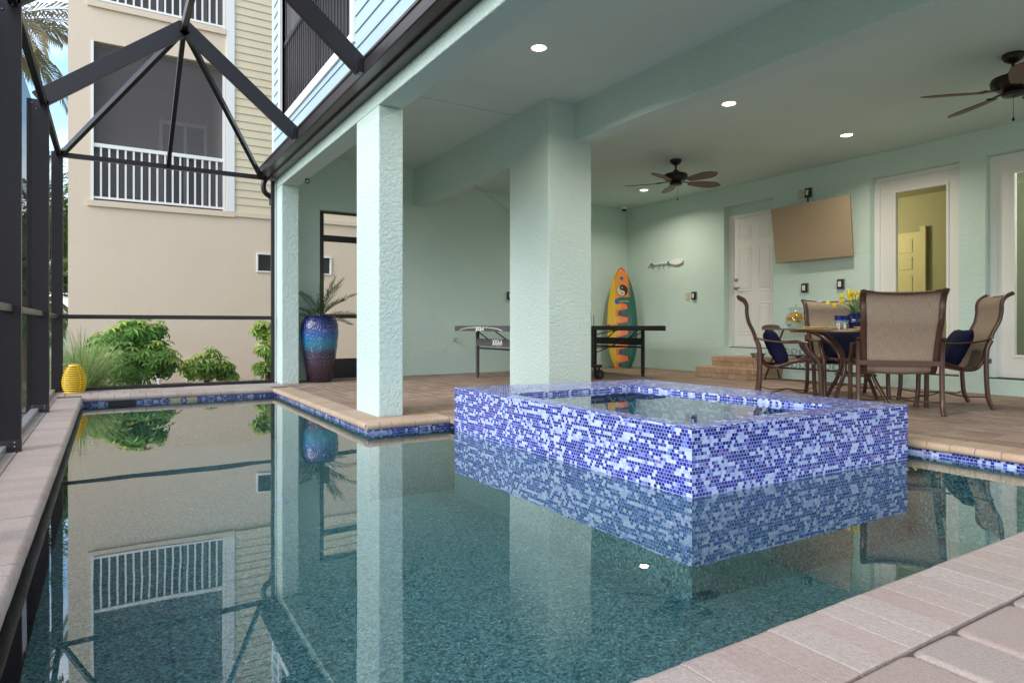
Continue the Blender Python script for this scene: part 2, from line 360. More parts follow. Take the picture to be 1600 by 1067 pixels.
    def ball(s, c, r, seg=12, rings=7, sc=(1, 1, 1), tint=None):
        pr = [(max(1e-4, r*math.sin(math.pi*k/rings)), -r*math.cos(math.pi*k/rings)) for k in range(rings+1)]
        i = len(s.v); s.lathe(pr, (0, 0, 0), seg, tint, capb=False)
        for k in range(i, len(s.v)):
            x, y, z = s.v[k]; s.v[k] = (c[0]+x*sc[0], c[1]+y*sc[1], c[2]+z*sc[2])
    def xf(s, mat, start=0):
        for k in range(start, len(s.v)): s.v[k] = tuple(mat @ Vector(s.v[k]))
    def build(s, name, mat, parent=None, smooth=False, bevel=0, loc=None):
        me = bpy.data.meshes.new(name); me.from_pydata(s.v, [], s.f)
        uvl = me.uv_layers.new(name='UVMap'); at = me.attributes.new('tint', 'FLOAT', 'FACE')
        for p in me.polygons:
            at.data[p.index].value = s.t[p.index]
            cu = s.uv.get(p.index); n = p.normal
            for j, li in enumerate(p.loop_indices):
                if cu: uvl.data[li].uv = cu[j]; continue
                co = me.vertices[me.loops[li].vertex_index].co
                if abs(n.z) > .7: uv = (co.x, co.y)
                else:
                    tx = Vector((-n.y, n.x)); l = tx.length or 1; uv = ((co.x*tx.x+co.y*tx.y)/l, co.z)
                uvl.data[li].uv = uv
            p.use_smooth = smooth
        me.materials.append(M[mat] if isinstance(mat, str) else mat)
        o = bpy.data.objects.new(name, me); C.objects.link(o)
        if smooth:
            bm = bmesh.new(); bm.from_mesh(me); bmesh.ops.remove_doubles(bm, verts=bm.verts, dist=2e-5); bmesh.ops.recalc_face_normals(bm, faces=bm.faces)
            for e in bm.edges:
                if len(e.link_faces) == 2 and e.calc_face_angle(0) > .7: e.smooth = False
            bm.to_mesh(me); bm.free()
        if bevel:
            b = o.modifiers.new('bevel', 'BEVEL'); b.width = bevel; b.segments = 2; b.limit_method = 'ANGLE'; b.angle_limit = R(40)
        if parent: o.parent = parent
        if loc: o.location = loc
        return o
def tag(o, label=None, cat=None, group=None, kind=None):
    if label: o['label'] = label
    if cat: o['category'] = cat
    if group: o['group'] = group
    if kind: o['kind'] = kind
    return o
def empty(name, label, cat, loc=(0, 0, 0), rz=0, group=None):
    o = bpy.data.objects.new(name, None); o.empty_display_size = .1; C.objects.link(o); o.location = loc; o.rotation_euler = (0, 0, rz)
    return tag(o, label, cat, group)
def wnm(o):
    w_ = o.modifiers.new('weighted', 'WEIGHTED_NORMAL'); w_.weight = 100; w_.keep_sharp = True
def struct(o): o['kind'] = 'structure'; return o
def copy_tree(o, parent=None):
    c = o.copy(); C.objects.link(c); c.parent = parent
    for ch in list(o.children): copy_tree(ch, c)
    return c
def spline(pts, n=6):
    P = [Vector(p) for p in pts]; P = [P[0]*2-P[1]]+P+[P[-1]*2-P[-2]]; out = []
    for i in range(1, len(P)-2):
        for k in range(n):
            t = k/n; a, b, c, d = P[i-1:i+3]
            out.append(.5*((2*b)+(c-a)*t+(2*a-5*b+4*c-d)*t*t+(3*b-a-3*c+d)*t**3))
    out.append(P[-2]); return out
def box(name, mat, parent, *a, bevel=0):
    m = MB(); m.box(*a); return m.build(name, mat, parent, bevel=bevel)
def text(name, s, mat, parent, size, loc, rot, ext=.0015, bold=.0):
    cu = bpy.data.curves.new(name, 'FONT'); cu.body = s; cu.size = size; cu.extrude = ext; cu.align_x = 'CENTER'; cu.align_y = 'CENTER'; cu.offset = bold
    tmp = bpy.data.objects.new('tmp', cu); C.objects.link(tmp); bpy.context.view_layer.update()
    me = bpy.data.meshes.new_from_object(tmp.evaluated_get(bpy.context.evaluated_depsgraph_get()))
    bpy.data.objects.remove(tmp); me.materials.clear(); me.materials.append(M[mat])
    o = bpy.data.objects.new(name, me); C.objects.link(o); o.parent = parent; o.location = loc; o.rotation_euler = rot; return o
# ------------------------------------------------------------------ ground, pool, paving
def big_ground():
    m = MB(); Z = -.22
    # one sheet with a hole for the pool
    X0, X1, Y0, Y1 = -.4, 4.7, .9, 8.4; B = 900
    for q in ([(-B, -B), (B, -B), (B, Y0), (-B, Y0)], [(-B, Y1), (B, Y1), (B, B), (-B, B)], [(-B, Y0), (X0, Y0), (X0, Y1), (-B, Y1)], [(X1, Y0), (B, Y0), (B, Y1), (X1, Y1)]):
        m.face([(x, y, Z) for x, y in q])
    struct(m.build('ground', 'grass_ground'))
    m = MB(); m.face([(-3, 9.2, Z+.004), (7, 9.2, Z+.004), (7, 12.49, Z+.004), (-3, 12.49, Z+.004)])
    struct(m.build('garden_bed', 'mulch'))
    m = MB()
    for i in range(1500):
        x = random.uniform(1.2, 3.9); y = random.uniform(11.3, 12.4)
        r = random.uniform(.012, .028); m.ball((x, y, Z+r*.6), r, 5, 3, (1, 1, .7))
    g = m.build('gravel', 'pebblestone', smooth=True); tag(g, kind='stuff', label='pale gravel along the foot of the beige building')
big_ground()
ZB = -.62
def pool():
    m = MB()
    m.face([(-.30, 1.0, ZB), (4.6, 1.0, ZB), (4.6, 4.93, ZB), (-.30, 4.93, ZB)]); m.face([(-.30, 4.93, ZB), (1.74, 4.93, ZB), (1.74, 8.3, ZB), (-.30, 8.3, ZB)])
    W = [(-.30, 1.0), (4.6, 1.0), (4.6, 4.93), (1.74, 4.93), (1.74, 8.3), (-.30, 8.3)]
    for i in range(6):
        a, b = W[i], W[(i+1) % 6]; m.face([(*b, ZB), (*a, ZB), (*a, -.11), (*b, -.11)])
    struct(m.build('pool_shell', 'pebble'))
    m = MB()
    for i in range(6):
        a, b = W[i], W[(i+1) % 6]
        m.face([(*b, -.11), (*a, -.11), (*a, -.05), (*b, -.05)])
    struct(m.build('waterline_tile', 'mosaic'))
    m = MB(); Z = -.094
    # water sheet around the spa
    for q in ([(-.30, 1.0), (2.451, 1.0), (2.451, 2.258), (-.30, 2.258)], [(2.451, 1.0), (4.6, 1.0), (4.6, 2.195), (4.364, 2.20), (2.451, 2.258)], [(-.30, 2.258), (2.451, 2.258), (2.41, 4.78), (2.407, 4.93), (-.30, 4.93)], [(-.30, 4.93), (1.74, 4.93), (1.74, 8.3), (-.30, 8.3)], [(4.364, 2.20), (4.6, 2.195), (4.6, 4.93), (4.364, 4.93)]):
        m.face([(x, y, Z) for x, y in q])
    o = m.build('pool_water', 'water'); struct(o)
    for i, (x, y) in enumerate([(2.656, 4.445), (3.892, 2.599), (1.142, 5.26)]):
        m = MB(); m.lathe([(.055, 0), (.055, .012), (.045, .02), (.001, .024)], (0, 0, 0), 16)
        o = m.build('pool_fitting', 'bluedrain', smooth=True, loc=(x, y, ZB))
        tag(o, ['round blue fitting on the pool floor below the far patio edge', 'round blue fitting on the pool floor in front of the tiled spa', 'round blue fitting on the pool floor nearest the far left arm of the pool'][i], 'pool fitting', 'blue fittings in the pool floor')
    t = empty('skimmer', 'dark skimmer slot in the blue tile band under the far coping', 'skimmer', (.11, 8.29, -.108))
    box('opening', 'black', t, -.13, .13, -.004, .008, -.03, .055); box('frame_bar', 'gutterm', t, -.14, .14, -.008, .002, .055, .062)
    for i, (x, lb) in enumerate([(.635, 'left cream oval return fitting in the far tile band'), (.80, 'right cream oval return fitting in the far tile band')]):
        m = MB(); m.lathe([(.045, 0), (.045, .01), (.024, .016), (.022, .002), (.001, .002)], (0, 0, 0), 20); m.xf(Matrix.Rotation(R(90), 4, 'X'))
        o = m.build('return_fitting', 'cream_plate', smooth=True, loc=(x, 8.298, -.072)); tag(o, lb, 'pool fitting', 'cream return fittings')
        o.scale = (1.3, 1, .75)
pool()
def coping(name, a, b, n, mat, wd=.23, bw=.103, m0=0, m1=0, seed=1):
    """bullnose bricks from a to b; n = unit normal pointing to the water; m0/m1 mitre"""
    random.seed(seed); a = Vector(a); b = Vector(b); n = Vector(n); d = (b-a); Ln = d.length; d.normalize()
    k = max(1, round(Ln/bw)); st = Ln/k; m = MB()
    prof = [(-wd, -.055), (-wd, -.004), (-wd+.004, 0)]
    r = .028
    for q in range(7):
        ang = R(90-180*q/6); prof.append((.018-r+r*math.cos(ang), -r+r*math.sin(ang)))
    for i in range(k):
        t = random.random(); dz = random.uniform(-.0015, .0015); g = .0016
        s0, s1 = i*st+g, (i+1)*st-g
        secs = [(s0, .0018), (s0+.003, 0), (s1-.003, 0), (s1, .0018)]; base = len(m.v)
        for s, sh in secs:
            for (u, z) in prof:
                uu = u-(sh if u > -.1 else -sh); zz = z-sh if z > -.02 else z
                ss = s
                if m0 and i == 0: ss = max(s, m0*(wd+u)) if m0 > 0 else s
                p = a+d*ss+n*uu; m.v.append((p.x, p.y, zz+dz))
        L_ = len(prof)
        for q in range(3):
            for w_ in range(L_-1):
                i0 = base+q*L_+w_; m.f.append((i0, i0+L_, i0+L_+1, i0+1)); m.t.append(t)
        m.f.append(tuple(base+q for q in range(L_))); m.t.append(t); m.f.append(tuple(base+3*L_+q for q in range(L_-1, -1, -1))); m.t.append(t)
    o = m.build(name, mat, smooth=True); wnm(o); return struct(o)
coping('coping_left', (-.26, -1.5), (-.26, 8.25), (1, 0), 'coping', .215, seed=3)
coping('coping_near', (-.26+.02, 1.04), (9.2, 1.04), (0, 1), 'coping', .235, seed=4)
coping('coping_far', (-.26, 8.25), (1.70, 8.25), (0, -1), 'coping', .25, .155, seed=5)
coping('coping_patio_side', (1.70, 4.89), (1.70, 8.25), (-1, 0), 'copingtan', .205, seed=6)
coping('coping_patio_front', (1.70, 4.89), (2.41, 4.89), (0, -1), 'copingtan', .25, seed=7)
coping('coping_right', (4.57, 1.06), (4.57, 2.60), (-1, 0), 'copingtan', .23, .14, seed=8)
random.seed(11)
def paving(name, regions, mat, rows=(.15,), lens=(.1, .15, .2, .225), z=0, ch=.004, jit=.0008, along='x'):
    m = MB()
    for (x0, x1, y0, y1) in regions:
        if along == 'x':
            y = y0
            while y < y1-.01:
                h = random.choice(rows); ye = min(y+h, y1)
                if y1-ye < .05: ye = y1
                x = x0
                while x < x1-.01:
                    l = random.choice(lens); xe = min(x+l, x1)
                    if x1-xe < .05: xe = x1
                    m.chbox(x+.002, xe-.002, y+.002, ye-.002, z-.05, z+random.uniform(-.0015, .0015), ch, None, jit); x = xe
                y = ye
        else:
            x = x0
            while x < x1-.01:
                h = random.choice(rows); xe = min(x+h, x1)
                if x1-xe < .05: xe = x1
                y = y0
                while y < y1-.01:
                    l = random.choice(lens); ye = min(y+l, y1)
                    if y1-ye < .05: ye = y1
                    m.chbox(x+.002, xe-.002, y+.002, ye-.002, z-.05, z+random.uniform(-.0015, .0015), ch, None, jit); y = ye
                x = xe
    return struct(m.build(name, mat))
paving('patio_paving', [(1.905, 4.8, 5.14, 9.25), (4.8, 8.43, -2, 9.25), (4.34, 4.8, 2.60, 5.14), (2.41, 4.34, 4.79, 5.14)], 'paver', rows=(.10, .15, .15), along='y', ch=.006)
paving('far_edge_paving', [(-.62, 1.9, 8.50, 8.80), (-.62, 1.9, 8.80, 9.16)], 'coping', rows=(.3,), lens=(.16, .2, .24), along='x')
paving('left_edge_paving', [(-.475-.21, -.477, -1.5, 8.5)], 'coping', rows=(.103,), lens=(.1, .15, .2), along='y')
random.seed(5)
m = MB(); y1 = .803; first = True
for r_ in range(9):
    h = random.uniform(.20, .235); x = -.6+random.uniform(-.2, 0)
    while x < 9.2:
        l = random.choice((.2, .27, .32)); m.roundpaver(x+.003, x+l-.003, y1-h+.003, y1-.003, -.06, random.uniform(-.002, .002)); x += l
    y1 -= h
np_ = m.build('near_paving', 'bigpaver', smooth=True); wnm(np_); struct(np_)
m = MB()
for (x0, x1, y0, y1) in [(-.72, -.30, -1.5, 9.18), (-.30, 9.3, -2, .99), (1.75, 4.61, 4.94, 9.26), (4.61, 8.45, .99, 9.26), (4.37, 4.61, 2.62, 4.94), (-.30, 1.75, 8.31, 9.18)]:
    m.box(x0, x1, y0, y1, -.9, -.0125)
struct(m.build('paving_base', 'joint'))
# ------------------------------------------------------------------ spa
def spa():
    t = empty('spa', 'raised square spa clad in blue and lavender glass mosaic', 'spa', (3.45, 3.5, 0))
    ox, oy = 3.45, 3.5
    O = [(2.41, 4.78), (2.451, 2.258), (4.364, 2.20), (4.31, 4.56)]; I = [(2.54, 4.12), (2.575, 2.375), (3.91, 2.40), (3.78, 4.13)]
    O = [(a-ox, b-oy) for a, b in O]; I = [(a-ox, b-oy) for a, b in I]
    Z = .252; m = MB(); rimm = MB()
    def wall(a, b, z0, z1, u0=0):
        L_ = math.hypot(b[0]-a[0], b[1]-a[1]); m.face([(*a, z0), (*b, z0), (*b, z1), (*a, z1)], uvs=[(u0, z0), (u0+L_, z0), (u0+L_, z1), (u0, z1)])
    e = .004
    for k in range(4):
        a, b = O[k], O[(k+1) % 4]; wall(a, b, -.102, Z-e, k*3.)
    for k in range(4):
        a, b = O[k], O[(k+1) % 4]; c, d = I[(k+1) % 4], I[k]
        def sh(p, q, f=e*1.4):
            l = math.hypot(q[0]-p[0], q[1]-p[1]); return (p[0]+(q[0]-p[0])/l*f, p[1]+(q[1]-p[1])/l*f)
        a2, b2 = sh(a, d), sh(b, c)
        m.face([(*a, Z-e), (*b, Z-e), (*b2, Z), (*a2, Z)]); rimm.face([(*a2, Z), (*b2, Z), (*c, Z), (*d, Z)])
        wall(c, d, -.35, Z, k*2.)
    m.build('tiled_wall', 'mosaic', t); rimm.build('tiled_rim', 'mosaicrim', t); m = MB()
    for k in range(4): wall(O[k], O[(k+1) % 4], ZB-.02, -.102)
    m.build('plaster_base', 'pebble', t)
    m = MB(); m.face([(*p, -.35) for p in I]); m.build('basin_floor', 'pebble', t)
    m = MB(); m.face([(*p, .222) for p in I]); m.build('spa_water', 'water', t)
spa()
# ------------------------------------------------------------------ house
house = empty('house', 'mint stucco house with an open ground floor patio beside the pool', 'house', (0, 0, 0))
def hbox(name, mat, *a, bevel=.012): return box(name, mat, house, *a, bevel=bevel)
# columns
hbox('column', 'mint', 1.90, 2.12, 8.75, 9.24, -.01, 2.6)
hbox('column', 'mint', 1.90, 2.12, 5.17, 5.74, -.01, 2.6)
hbox('column', 'mint', 3.95, 4.53, 5.63, 6.42, -.01, 3.20)
# beams
m = MB(); m.box(1.90, 2.12, -3, 9.25, 2.6, 3.0); m.build('beam', 'mint', house, bevel=.01)
m = MB(); m.box(3.952, 4.17, 6.41, 9.26, 2.6, 3.30); m.build('beam', 'mint', house, bevel=.01)
m = MB(); m.box(4.31, 4.528, -3, 5.64, 2.765, 3.30); m.build('beam', 'mint', house, bevel=.01)
# ceilings
m = MB(); m.box(2.12, 4.31, -3, 6.3, 3.172, 3.3); m.box(2.12, 3.952, 6.3, 9.26, 3.157, 3.3); m.build('ceiling', 'mint_ceiling', house)
m = MB(); m.box(4.528, 8.5, -3, 6.4, 2.95, 3.3); m.box(4.17, 8.5, 6.4, 9.26, 2.95, 3.3); m.build('ceiling', 'mint_ceiling', house)
# far wall y=9.25 with screen door opening x 2.53..3.45, z 0..2.41
m = MB(); m.box(2.0, 2.53, 9.25, 9.45, -.5, 3.3); m.box(3.45, 8.7, 9.25, 9.45, -.5, 3.3); m.box(2.53, 3.45, 9.25, 9.45, 2.41, 3.3); m.box(2.53, 3.45, 9.25, 9.45, -.5, 0)
m.build('far_wall', 'mint_wall', house)
# screen door
m = MB()
for (x0, x1, z0, z1) in [(2.532, 2.60, 0, 2.40), (3.36, 3.448, 0, 2.40), (2.60, 3.36, 1.97, 2.06), (2.60, 3.36, 2.37, 2.40), (2.60, 3.36, .87, .93), (2.60, 3.36, 0, .05)]:
    m.box(x0, x1, 9.30, 9.34, z0, z1)
sdr = m.build('screen_door', 'bronze', house)
box('kick_panel', 'bronze', sdr, 2.60, 3.36, 9.31, 9.33, .05, .285)
# right wall x=8.3 with three recessed openings
XW, XD = 8.3, 8.43
ops = [(6.08, 6.98, .415, 2.645), (3.62, 4.65, .17, 2.655), (2.30, 3.36, .17, 2.655)]
m = MB(); ys = [-3.0, 2.30, 3.36, 3.62, 4.65, 6.08, 6.98, 9.25]
for k in range(0, 7):
    y0, y1 = ys[k], ys[k+1]; op = [o for o in ops if abs(o[0]-y0) < 1e-6]
    if op: m.box(XW, 8.62, y0, y1, -.5, op[0][2]); m.box(XW, 8.62, y0, y1, op[0][3], 3.3)
    else: m.box(XW, 8.62, y0, y1, -.5, 3.3)
m.build('door_wall', 'mint_wall', house)
def panel_door():
    y0, y1, z0, z1 = 6.08, 6.98, .415, 2.645
    box('lintel_panel', 'mint_wall', house, XD-.002, 8.6, y0, y1, 2.50, z1)
    d = MB(); d.box(XD, XD+.04, 6.08, 6.90, z0+.015, 2.455); d = d.build('door', 'offwhite', house)
    f = MB(); f.box(XD-.03, XD+.02, 6.90, 6.96, z0, 2.50); f.box(XD-.03, XD+.02, 6.08, 6.90, 2.455, 2.50); f.box(XD-.02, XD+.02, 6.96, 6.98, z0, 2.50); f.build('frame', 'white', d)
    # six raised panels
    for (a, b) in [(6.56, 6.80), (6.19, 6.43)]:
        for (c, e) in [(.62, 1.12), (1.30, 1.98), (2.10, 2.33)]:
            q = MB()
            # recessed moulding ring and raised field
            for (p0, p1, p2, p3) in [(a, b, c, c+.018), (a, b, e-.018, e), (a, a+.018, c+.018, e-.018), (b-.018, b, c+.018, e-.018)]: q.box(XD-.006, XD+.001, p0, p1, p2, p3)
            q.box(XD-.007, XD+.001, a+.045, b-.045, c+.045, e-.045); q.build('panel', 'offwhite', d, bevel=.003)
    q = MB(); q.lathe([(.028, 0), (.028, .012), (.02, .02), (.001, .022)], (0, 0, 0), 20); q.xf(Matrix.Rotation(R(-90), 4, 'Y')); q.build('deadbolt', 'steel', d, smooth=True, loc=(XD, 6.845, 1.49))
    q = MB(); q.lathe([(.03, 0), (.03, .012), (.012, .02), (.012, .05)], (0, 0, 0), 20, capt=True); q.xf(Matrix.Rotation(R(-90), 4, 'Y'))
    q.tube([(-.045, 0, 0), (-.05, -.03, 0), (-.048, -.11, .004)], .009, 8); q.build('handle', 'steel', d, smooth=True, loc=(XD, 6.845, 1.355))
    box('threshold', 'gutterm', d, XD-.05, XD+.03, 6.08, 6.93, z0, z0+.013)
panel_door()
def glass_door(y0, y1, gy0, gy1, room):
    z0 = .17; d = MB(); ly0, ly1 = y0, y1-.07
    gz0, gz1 = .44, 2.435
    for (a, b, c, e) in [(ly0, gy0, z0+.02, 2.60), (gy1, ly1, z0+.02, 2.60), (gy0, gy1, z0+.02, gz0), (gy0, gy1, gz1, 2.60)]: d.box(XD, XD+.045, a, b, c, e)
    d = d.build('door', 'offwhite', house)
    f = MB(); f.box(XD-.03, XD+.02, ly1, y1-.003, z0, 2.65); f.box(XD-.03, XD+.02, y0, ly1, 2.60, 2.65); f.build('frame', 'white', d)
    q = MB()
    for (a, b, c, e) in [(gy0-.03, gy0, gz0-.03, gz1+.03), (gy1, gy1+.03, gz0-.03, gz1+.03), (gy0, gy1, gz0-.03, gz0), (gy0, gy1, gz1, gz1+.03)]: q.box(XD-.012, XD+.001, a, b, c, e)
    q.build('glazing_bead', 'white', d, bevel=.004)
    q = MB(); q.face([(XD+.02, gy0, gz0), (XD+.02, gy1, gz0), (XD+.02, gy1, gz1), (XD+.02, gy0, gz1)]); q.build('glass', 'doorglass', d)
    box('threshold', 'gutterm', d, XD-.06, XD+.03, y0, y1, z0, z0+.014)
    # room behind, brightened by an added fill lamp
    m = MB(); X1, a, b = room
    m.face([(X1, a, 0.1), (X1, b, 0.1), (X1, b, 2.7), (X1, a, 2.7)]); m.face([(8.63, a, .1), (X1, a, .1), (X1, a, 2.7), (8.63, a, 2.7)]); m.face([(8.63, b, .1), (X1, b, .1), (X1, b, 2.7), (8.63, b, 2.7)])
    m.face([(8.63, a, .1), (X1, a, .1), (X1, b, .1), (8.63, b, .1)]); m.face([(8.63, a, 2.7), (X1, a, 2.7), (X1, b, 2.7), (8.63, b, 2.7)])
    return m, X1, a, b, d
m, X1, a, b, d2 = glass_door(3.62, 4.65, 3.81, 4.391, (10.2, 3.6, 6.6))
rm = m.build('room', 'roomyellow', house)
m = MB(); yy = 4.55
m.box(X1-.05, X1-.01, 4.95, 5.80, .1, 2.15); ro = m.build('inner_door', 'roomdoor', rm)
for (c, e) in [(.3, .8), (.95, 1.5), (1.6, 1.78), (1.85, 2.05)]: box('panel', 'roomdoor', ro, X1-.06, X1-.049, 5.05, 5.34, c, e, bevel=.004); box('panel', 'roomdoor', ro, X1-.06, X1-.049, 5.42, 5.70, c, e, bevel=.004)
box('door_casing', 'roomdoor', rm, X1-.07, X1-.01, 4.86, 4.94, .1, 2.22)
m, X1, a, b, d3 = glass_door(2.30, 3.36, 2.44, 3.125, (9.25, 1.8, 3.58)); m.build('room', 'roomgrey', house)
for (y, c, pw) in ((6.0, (1, .88, .62), 24), (2.1, (1, .95, .85), 9)):  # unseen fill lamps added to brighten the rooms behind the glass
    ld = bpy.data.lights.new('room_fill', 'POINT'); ld.energy = pw; ld.color = c; ld.shadow_soft_size = .1
    lo = bpy.data.objects.new('room_fill', ld); C.objects.link(lo); lo.location = (8.9, y, 2.2); lo.parent = house
# upper floors and mass
def lap(name, mat, parent, axis, pos, out, a0, a1, z0, z1, pitch, holes=()):
    """lap siding boards on plane axis=pos facing 'out' (-1)"""
    m = MB(); z = z0
    while z < z1-.01:
        ze = min(z+pitch, z1); spans = [(a0, a1)]
        for (h0, h1, hz0, hz1) in holes:
            if ze > hz0+.02 and z < hz1-.02:
                ns = []
                for (s0, s1) in spans:
                    if h0 > s0: ns.append((s0, min(h0, s1)))
                    if h1 < s1: ns.append((max(h1, s0), s1))
                spans = [q for q in ns if q[1]-q[0] > .01]
        for (s0, s1) in spans:
            lo, hi = pos+out*.016, pos+out*.003
            P4 = [(lo, s0, z), (lo, s1, z), (hi, s1, ze), (hi, s0, ze)]; U = [(pos, s0, z), (pos, s1, z), (lo, s1, z), (lo, s0, z)]
            if axis == 'y': P4 = [(s, p, zz) for p, s, zz in P4]; U = [(s, p, zz) for p, s, zz in U]
            m.face(P4); m.face(U)
        z = ze
    return m.build(name, mat, parent)
hole = (5.98, 8.95, 3.50, 5.9)
hole2 = (-1.5, 3.6, 3.50, 5.9)
box('roof_slab', 'mint_ceiling', house, 1.97, 9.5, -3, 9.45, 3.301, 3.42)
lap('siding', 'bluesiding', house, 'x', 1.95, -1, -3, 9.42, 2.86, 8.6, .155, [hole, hole2])
m = MB()
for (y0, y1, z0, z1) in [(8.95, 9.44, 2.86, 8.6), (3.6, 5.98, 2.86, 8.6), (-3, -1.5, 2.86, 8.6), (5.98, 8.95, 2.86, 3.5), (5.98, 8.95, 5.9, 8.6), (-1.5, 3.6, 2.86, 3.5), (-1.5, 3.6, 5.9, 8.6)]: m.box(1.95, 2.10, y0, y1, z0, z1)
m.build('upper_wall', 'bluesiding', house)
m = MB(); m.box(2.10, 9.5, 9.30, 9.44, 3.42, 8.6); m.box(9.4, 9.5, -3, 9.3, 3.42, 8.6); m.box(2.1, 9.5, -3, -2.9, 3.42, 8.6); m.box(1.95, 9.5, -3, 9.44, 8.6, 8.8); m.box(3.6, 3.7, -2.9, 9.3, 3.42, 8.6)
m.build('upper_mass', 'bluesiding', house)
box('corner_trim', 'white', house, 1.925, 2.0, 9.40, 9.47, 2.86, 8.6)
def upper_porch(y0, y1):
    z0, z1 = 3.5, 5.9; m = MB(); t = .05
    m.box(1.915, 1.99, y0-.09, y1+.09, z0-.10, z0); m.box(1.915, 1.99, y0-.09, y1+.09, z1, z1+.1); m.box(1.915, 1.99, y0-.09, y0, z0, z1); m.box(1.915, 1.99, y1, y1+.09, z0, z1)
    f = m.build('porch_frame', 'white', house)
    m = MB(); m.box(1.968, 1.984, y0, y1, 4.46, 4.52); m.box(2.0, 2.04, y0, y1, 3.52, 3.57); y = y0+.06
    while y < y1: m.box(1.972, 1.982, y, y+.03, 3.53, 4.46); y += .105
    for yy in (y0+.02, (y0+y1)/2, y1-.06): m.box(1.99, 2.05, yy, yy+.045, z0, z1)
    m.build('railing', 'bronze', f)
    m = MB(); m.face([(1.995, y0, z0), (1.995, y1, z0), (1.995, y1, z1), (1.995, y0, z1)]); m.build('screen', 'mesh_porch', f)
    m = MB(); m.box(2.1, 3.59, y0-.3, y1+.3, 3.43, 3.49); m.box(2.1, 3.59, y0-.3, y1+.3, 5.95, 6.0); m.box(3.5, 3.59, y0-.3, y1+.3, 3.49, 5.95); m.build('porch_interior', 'porchgrey', f)
upper_porch(5.98, 8.95); upper_porch(-1.5, 3.6)
# gutter
gt = MB(); gt.box(1.69, 1.70, -3, 9.17, 2.743, 2.86); gt.box(1.70, 1.899, -3, 9.17, 2.74, 2.75); gt.box(1.885, 1.899, -3, 9.17, 2.75, 2.86); gt.box(1.70, 1.885, 9.16, 9.17, 2.75, 2.86)
gt.box(1.68, 1.69, -3, 9.17, 2.84, 2.865); gt.box(1.80, 1.90, -3, 9.17, 2.715, 2.739)
gt = gt.build('gutter', 'gutterm', house, bevel=.003)
m = MB(); m.tube(spline([(1.80, 9.19, 2.78), (1.76, 9.2, 2.66), (1.78, 9.2, 2.56), (1.86, 9.21, 2.50), (1.87, 9.21, 2.40)], 6), .035, 12)
m.build('downspout', 'bronze', gt, smooth=True)
m = MB(); m.lathe([(.028, 0), (.028, .006), (.001, .008)], (0, 0, 0), 16)
m.xf(Matrix.Rotation(R(180), 4, 'X'))
i = len(m.v); m.tube([(.026*math.cos(R(k*20)), 0, -.03+.026*math.sin(R(k*20))) for k in range(19)], .005, 6, cap=False)
o = m.build('ring_hook', 'black', smooth=True, loc=(2.10, 8.25, 2.598)); tag(o, 'small black ring hook under the front beam between the far columns', 'hook')
m = MB(); m.tube([(4.06, 7.46, 2.598), (4.12, 6.95, 2.28), (4.2, 6.43, 1.95)], .004, 6); o = m.build('cord', 'greyplate'); tag(o, 'thin slack cord strung from the beam to the back of the thick column', 'cord')
# steps
st = empty('brick_steps', 'two tan brick steps below the white panelled door', 'steps', (7.95, 6.38, 0)); random.seed(21)
def brickblock(name, x0, x1, y0, y1, z0, z1, nrow=2):
    m = MB(); h = (z1-z0)/nrow; mo = MB(); mo.box(x0+.006-7.95, x1-7.95, y0+.006-6.38, y1-.006-6.38, z0, z1-.006)
    for r_ in range(nrow):
        y = y0
        while y < y1-.01:
            l = random.choice((.1, .11, .13, .2)); ye = min(y+l, y1)
            if y1-ye < .06: ye = y1
            dx = -.012 if r_ == nrow-1 else 0
            m.chbox(x0+dx, x0+.10, y+.003, ye-.003, z0+r_*h+.002, z0+(r_+1)*h-.001, .005); y = ye
        for (ya, yb) in ((y0, y0+.1),):
            x = x0+.102
            while x < x1-.02:
                xe = min(x+random.choice((.1, .2)), x1); m.chbox(x, xe-.003, ya-(.012 if r_ == nrow-1 else 0), yb, z0+r_*h+.002, z0+(r_+1)*h-.001, .005); x = xe
    x = x0+.102
    while x < x1-.02:
        xe = min(x+.1, x1); y = y0+.102
        while y < y1-.02: ye = min(y+.2, y1); m.chbox(x, xe-.003, y, ye-.003, z1-.03, z1, .004); y = ye
        x = xe
    for v in range(len(m.v)): m.v[v] = (m.v[v][0]-7.95, m.v[v][1]-6.38, m.v[v][2])
    so_ = m.build(name, 'stepbrick', st); mo.build('mortar', 'joint', so_)
brickblock('lower_step', 7.53, 8.298, 5.93, 6.86, 0.001, .152); brickblock('upper_step', 7.86, 8.298, 5.95, 6.84, .153, .30)
m = MB(); m.lathe([(.07, 0), (.10, .05), (.105, .06), (.10, .06), (.09, .03)], (0, 0, 0), 20); o = m.build('pot_saucer', 'trunk', smooth=True, loc=(7.98, 6.10, .301)); tag(o, 'low dark brown pot sitting on the upper brick step', 'pot')
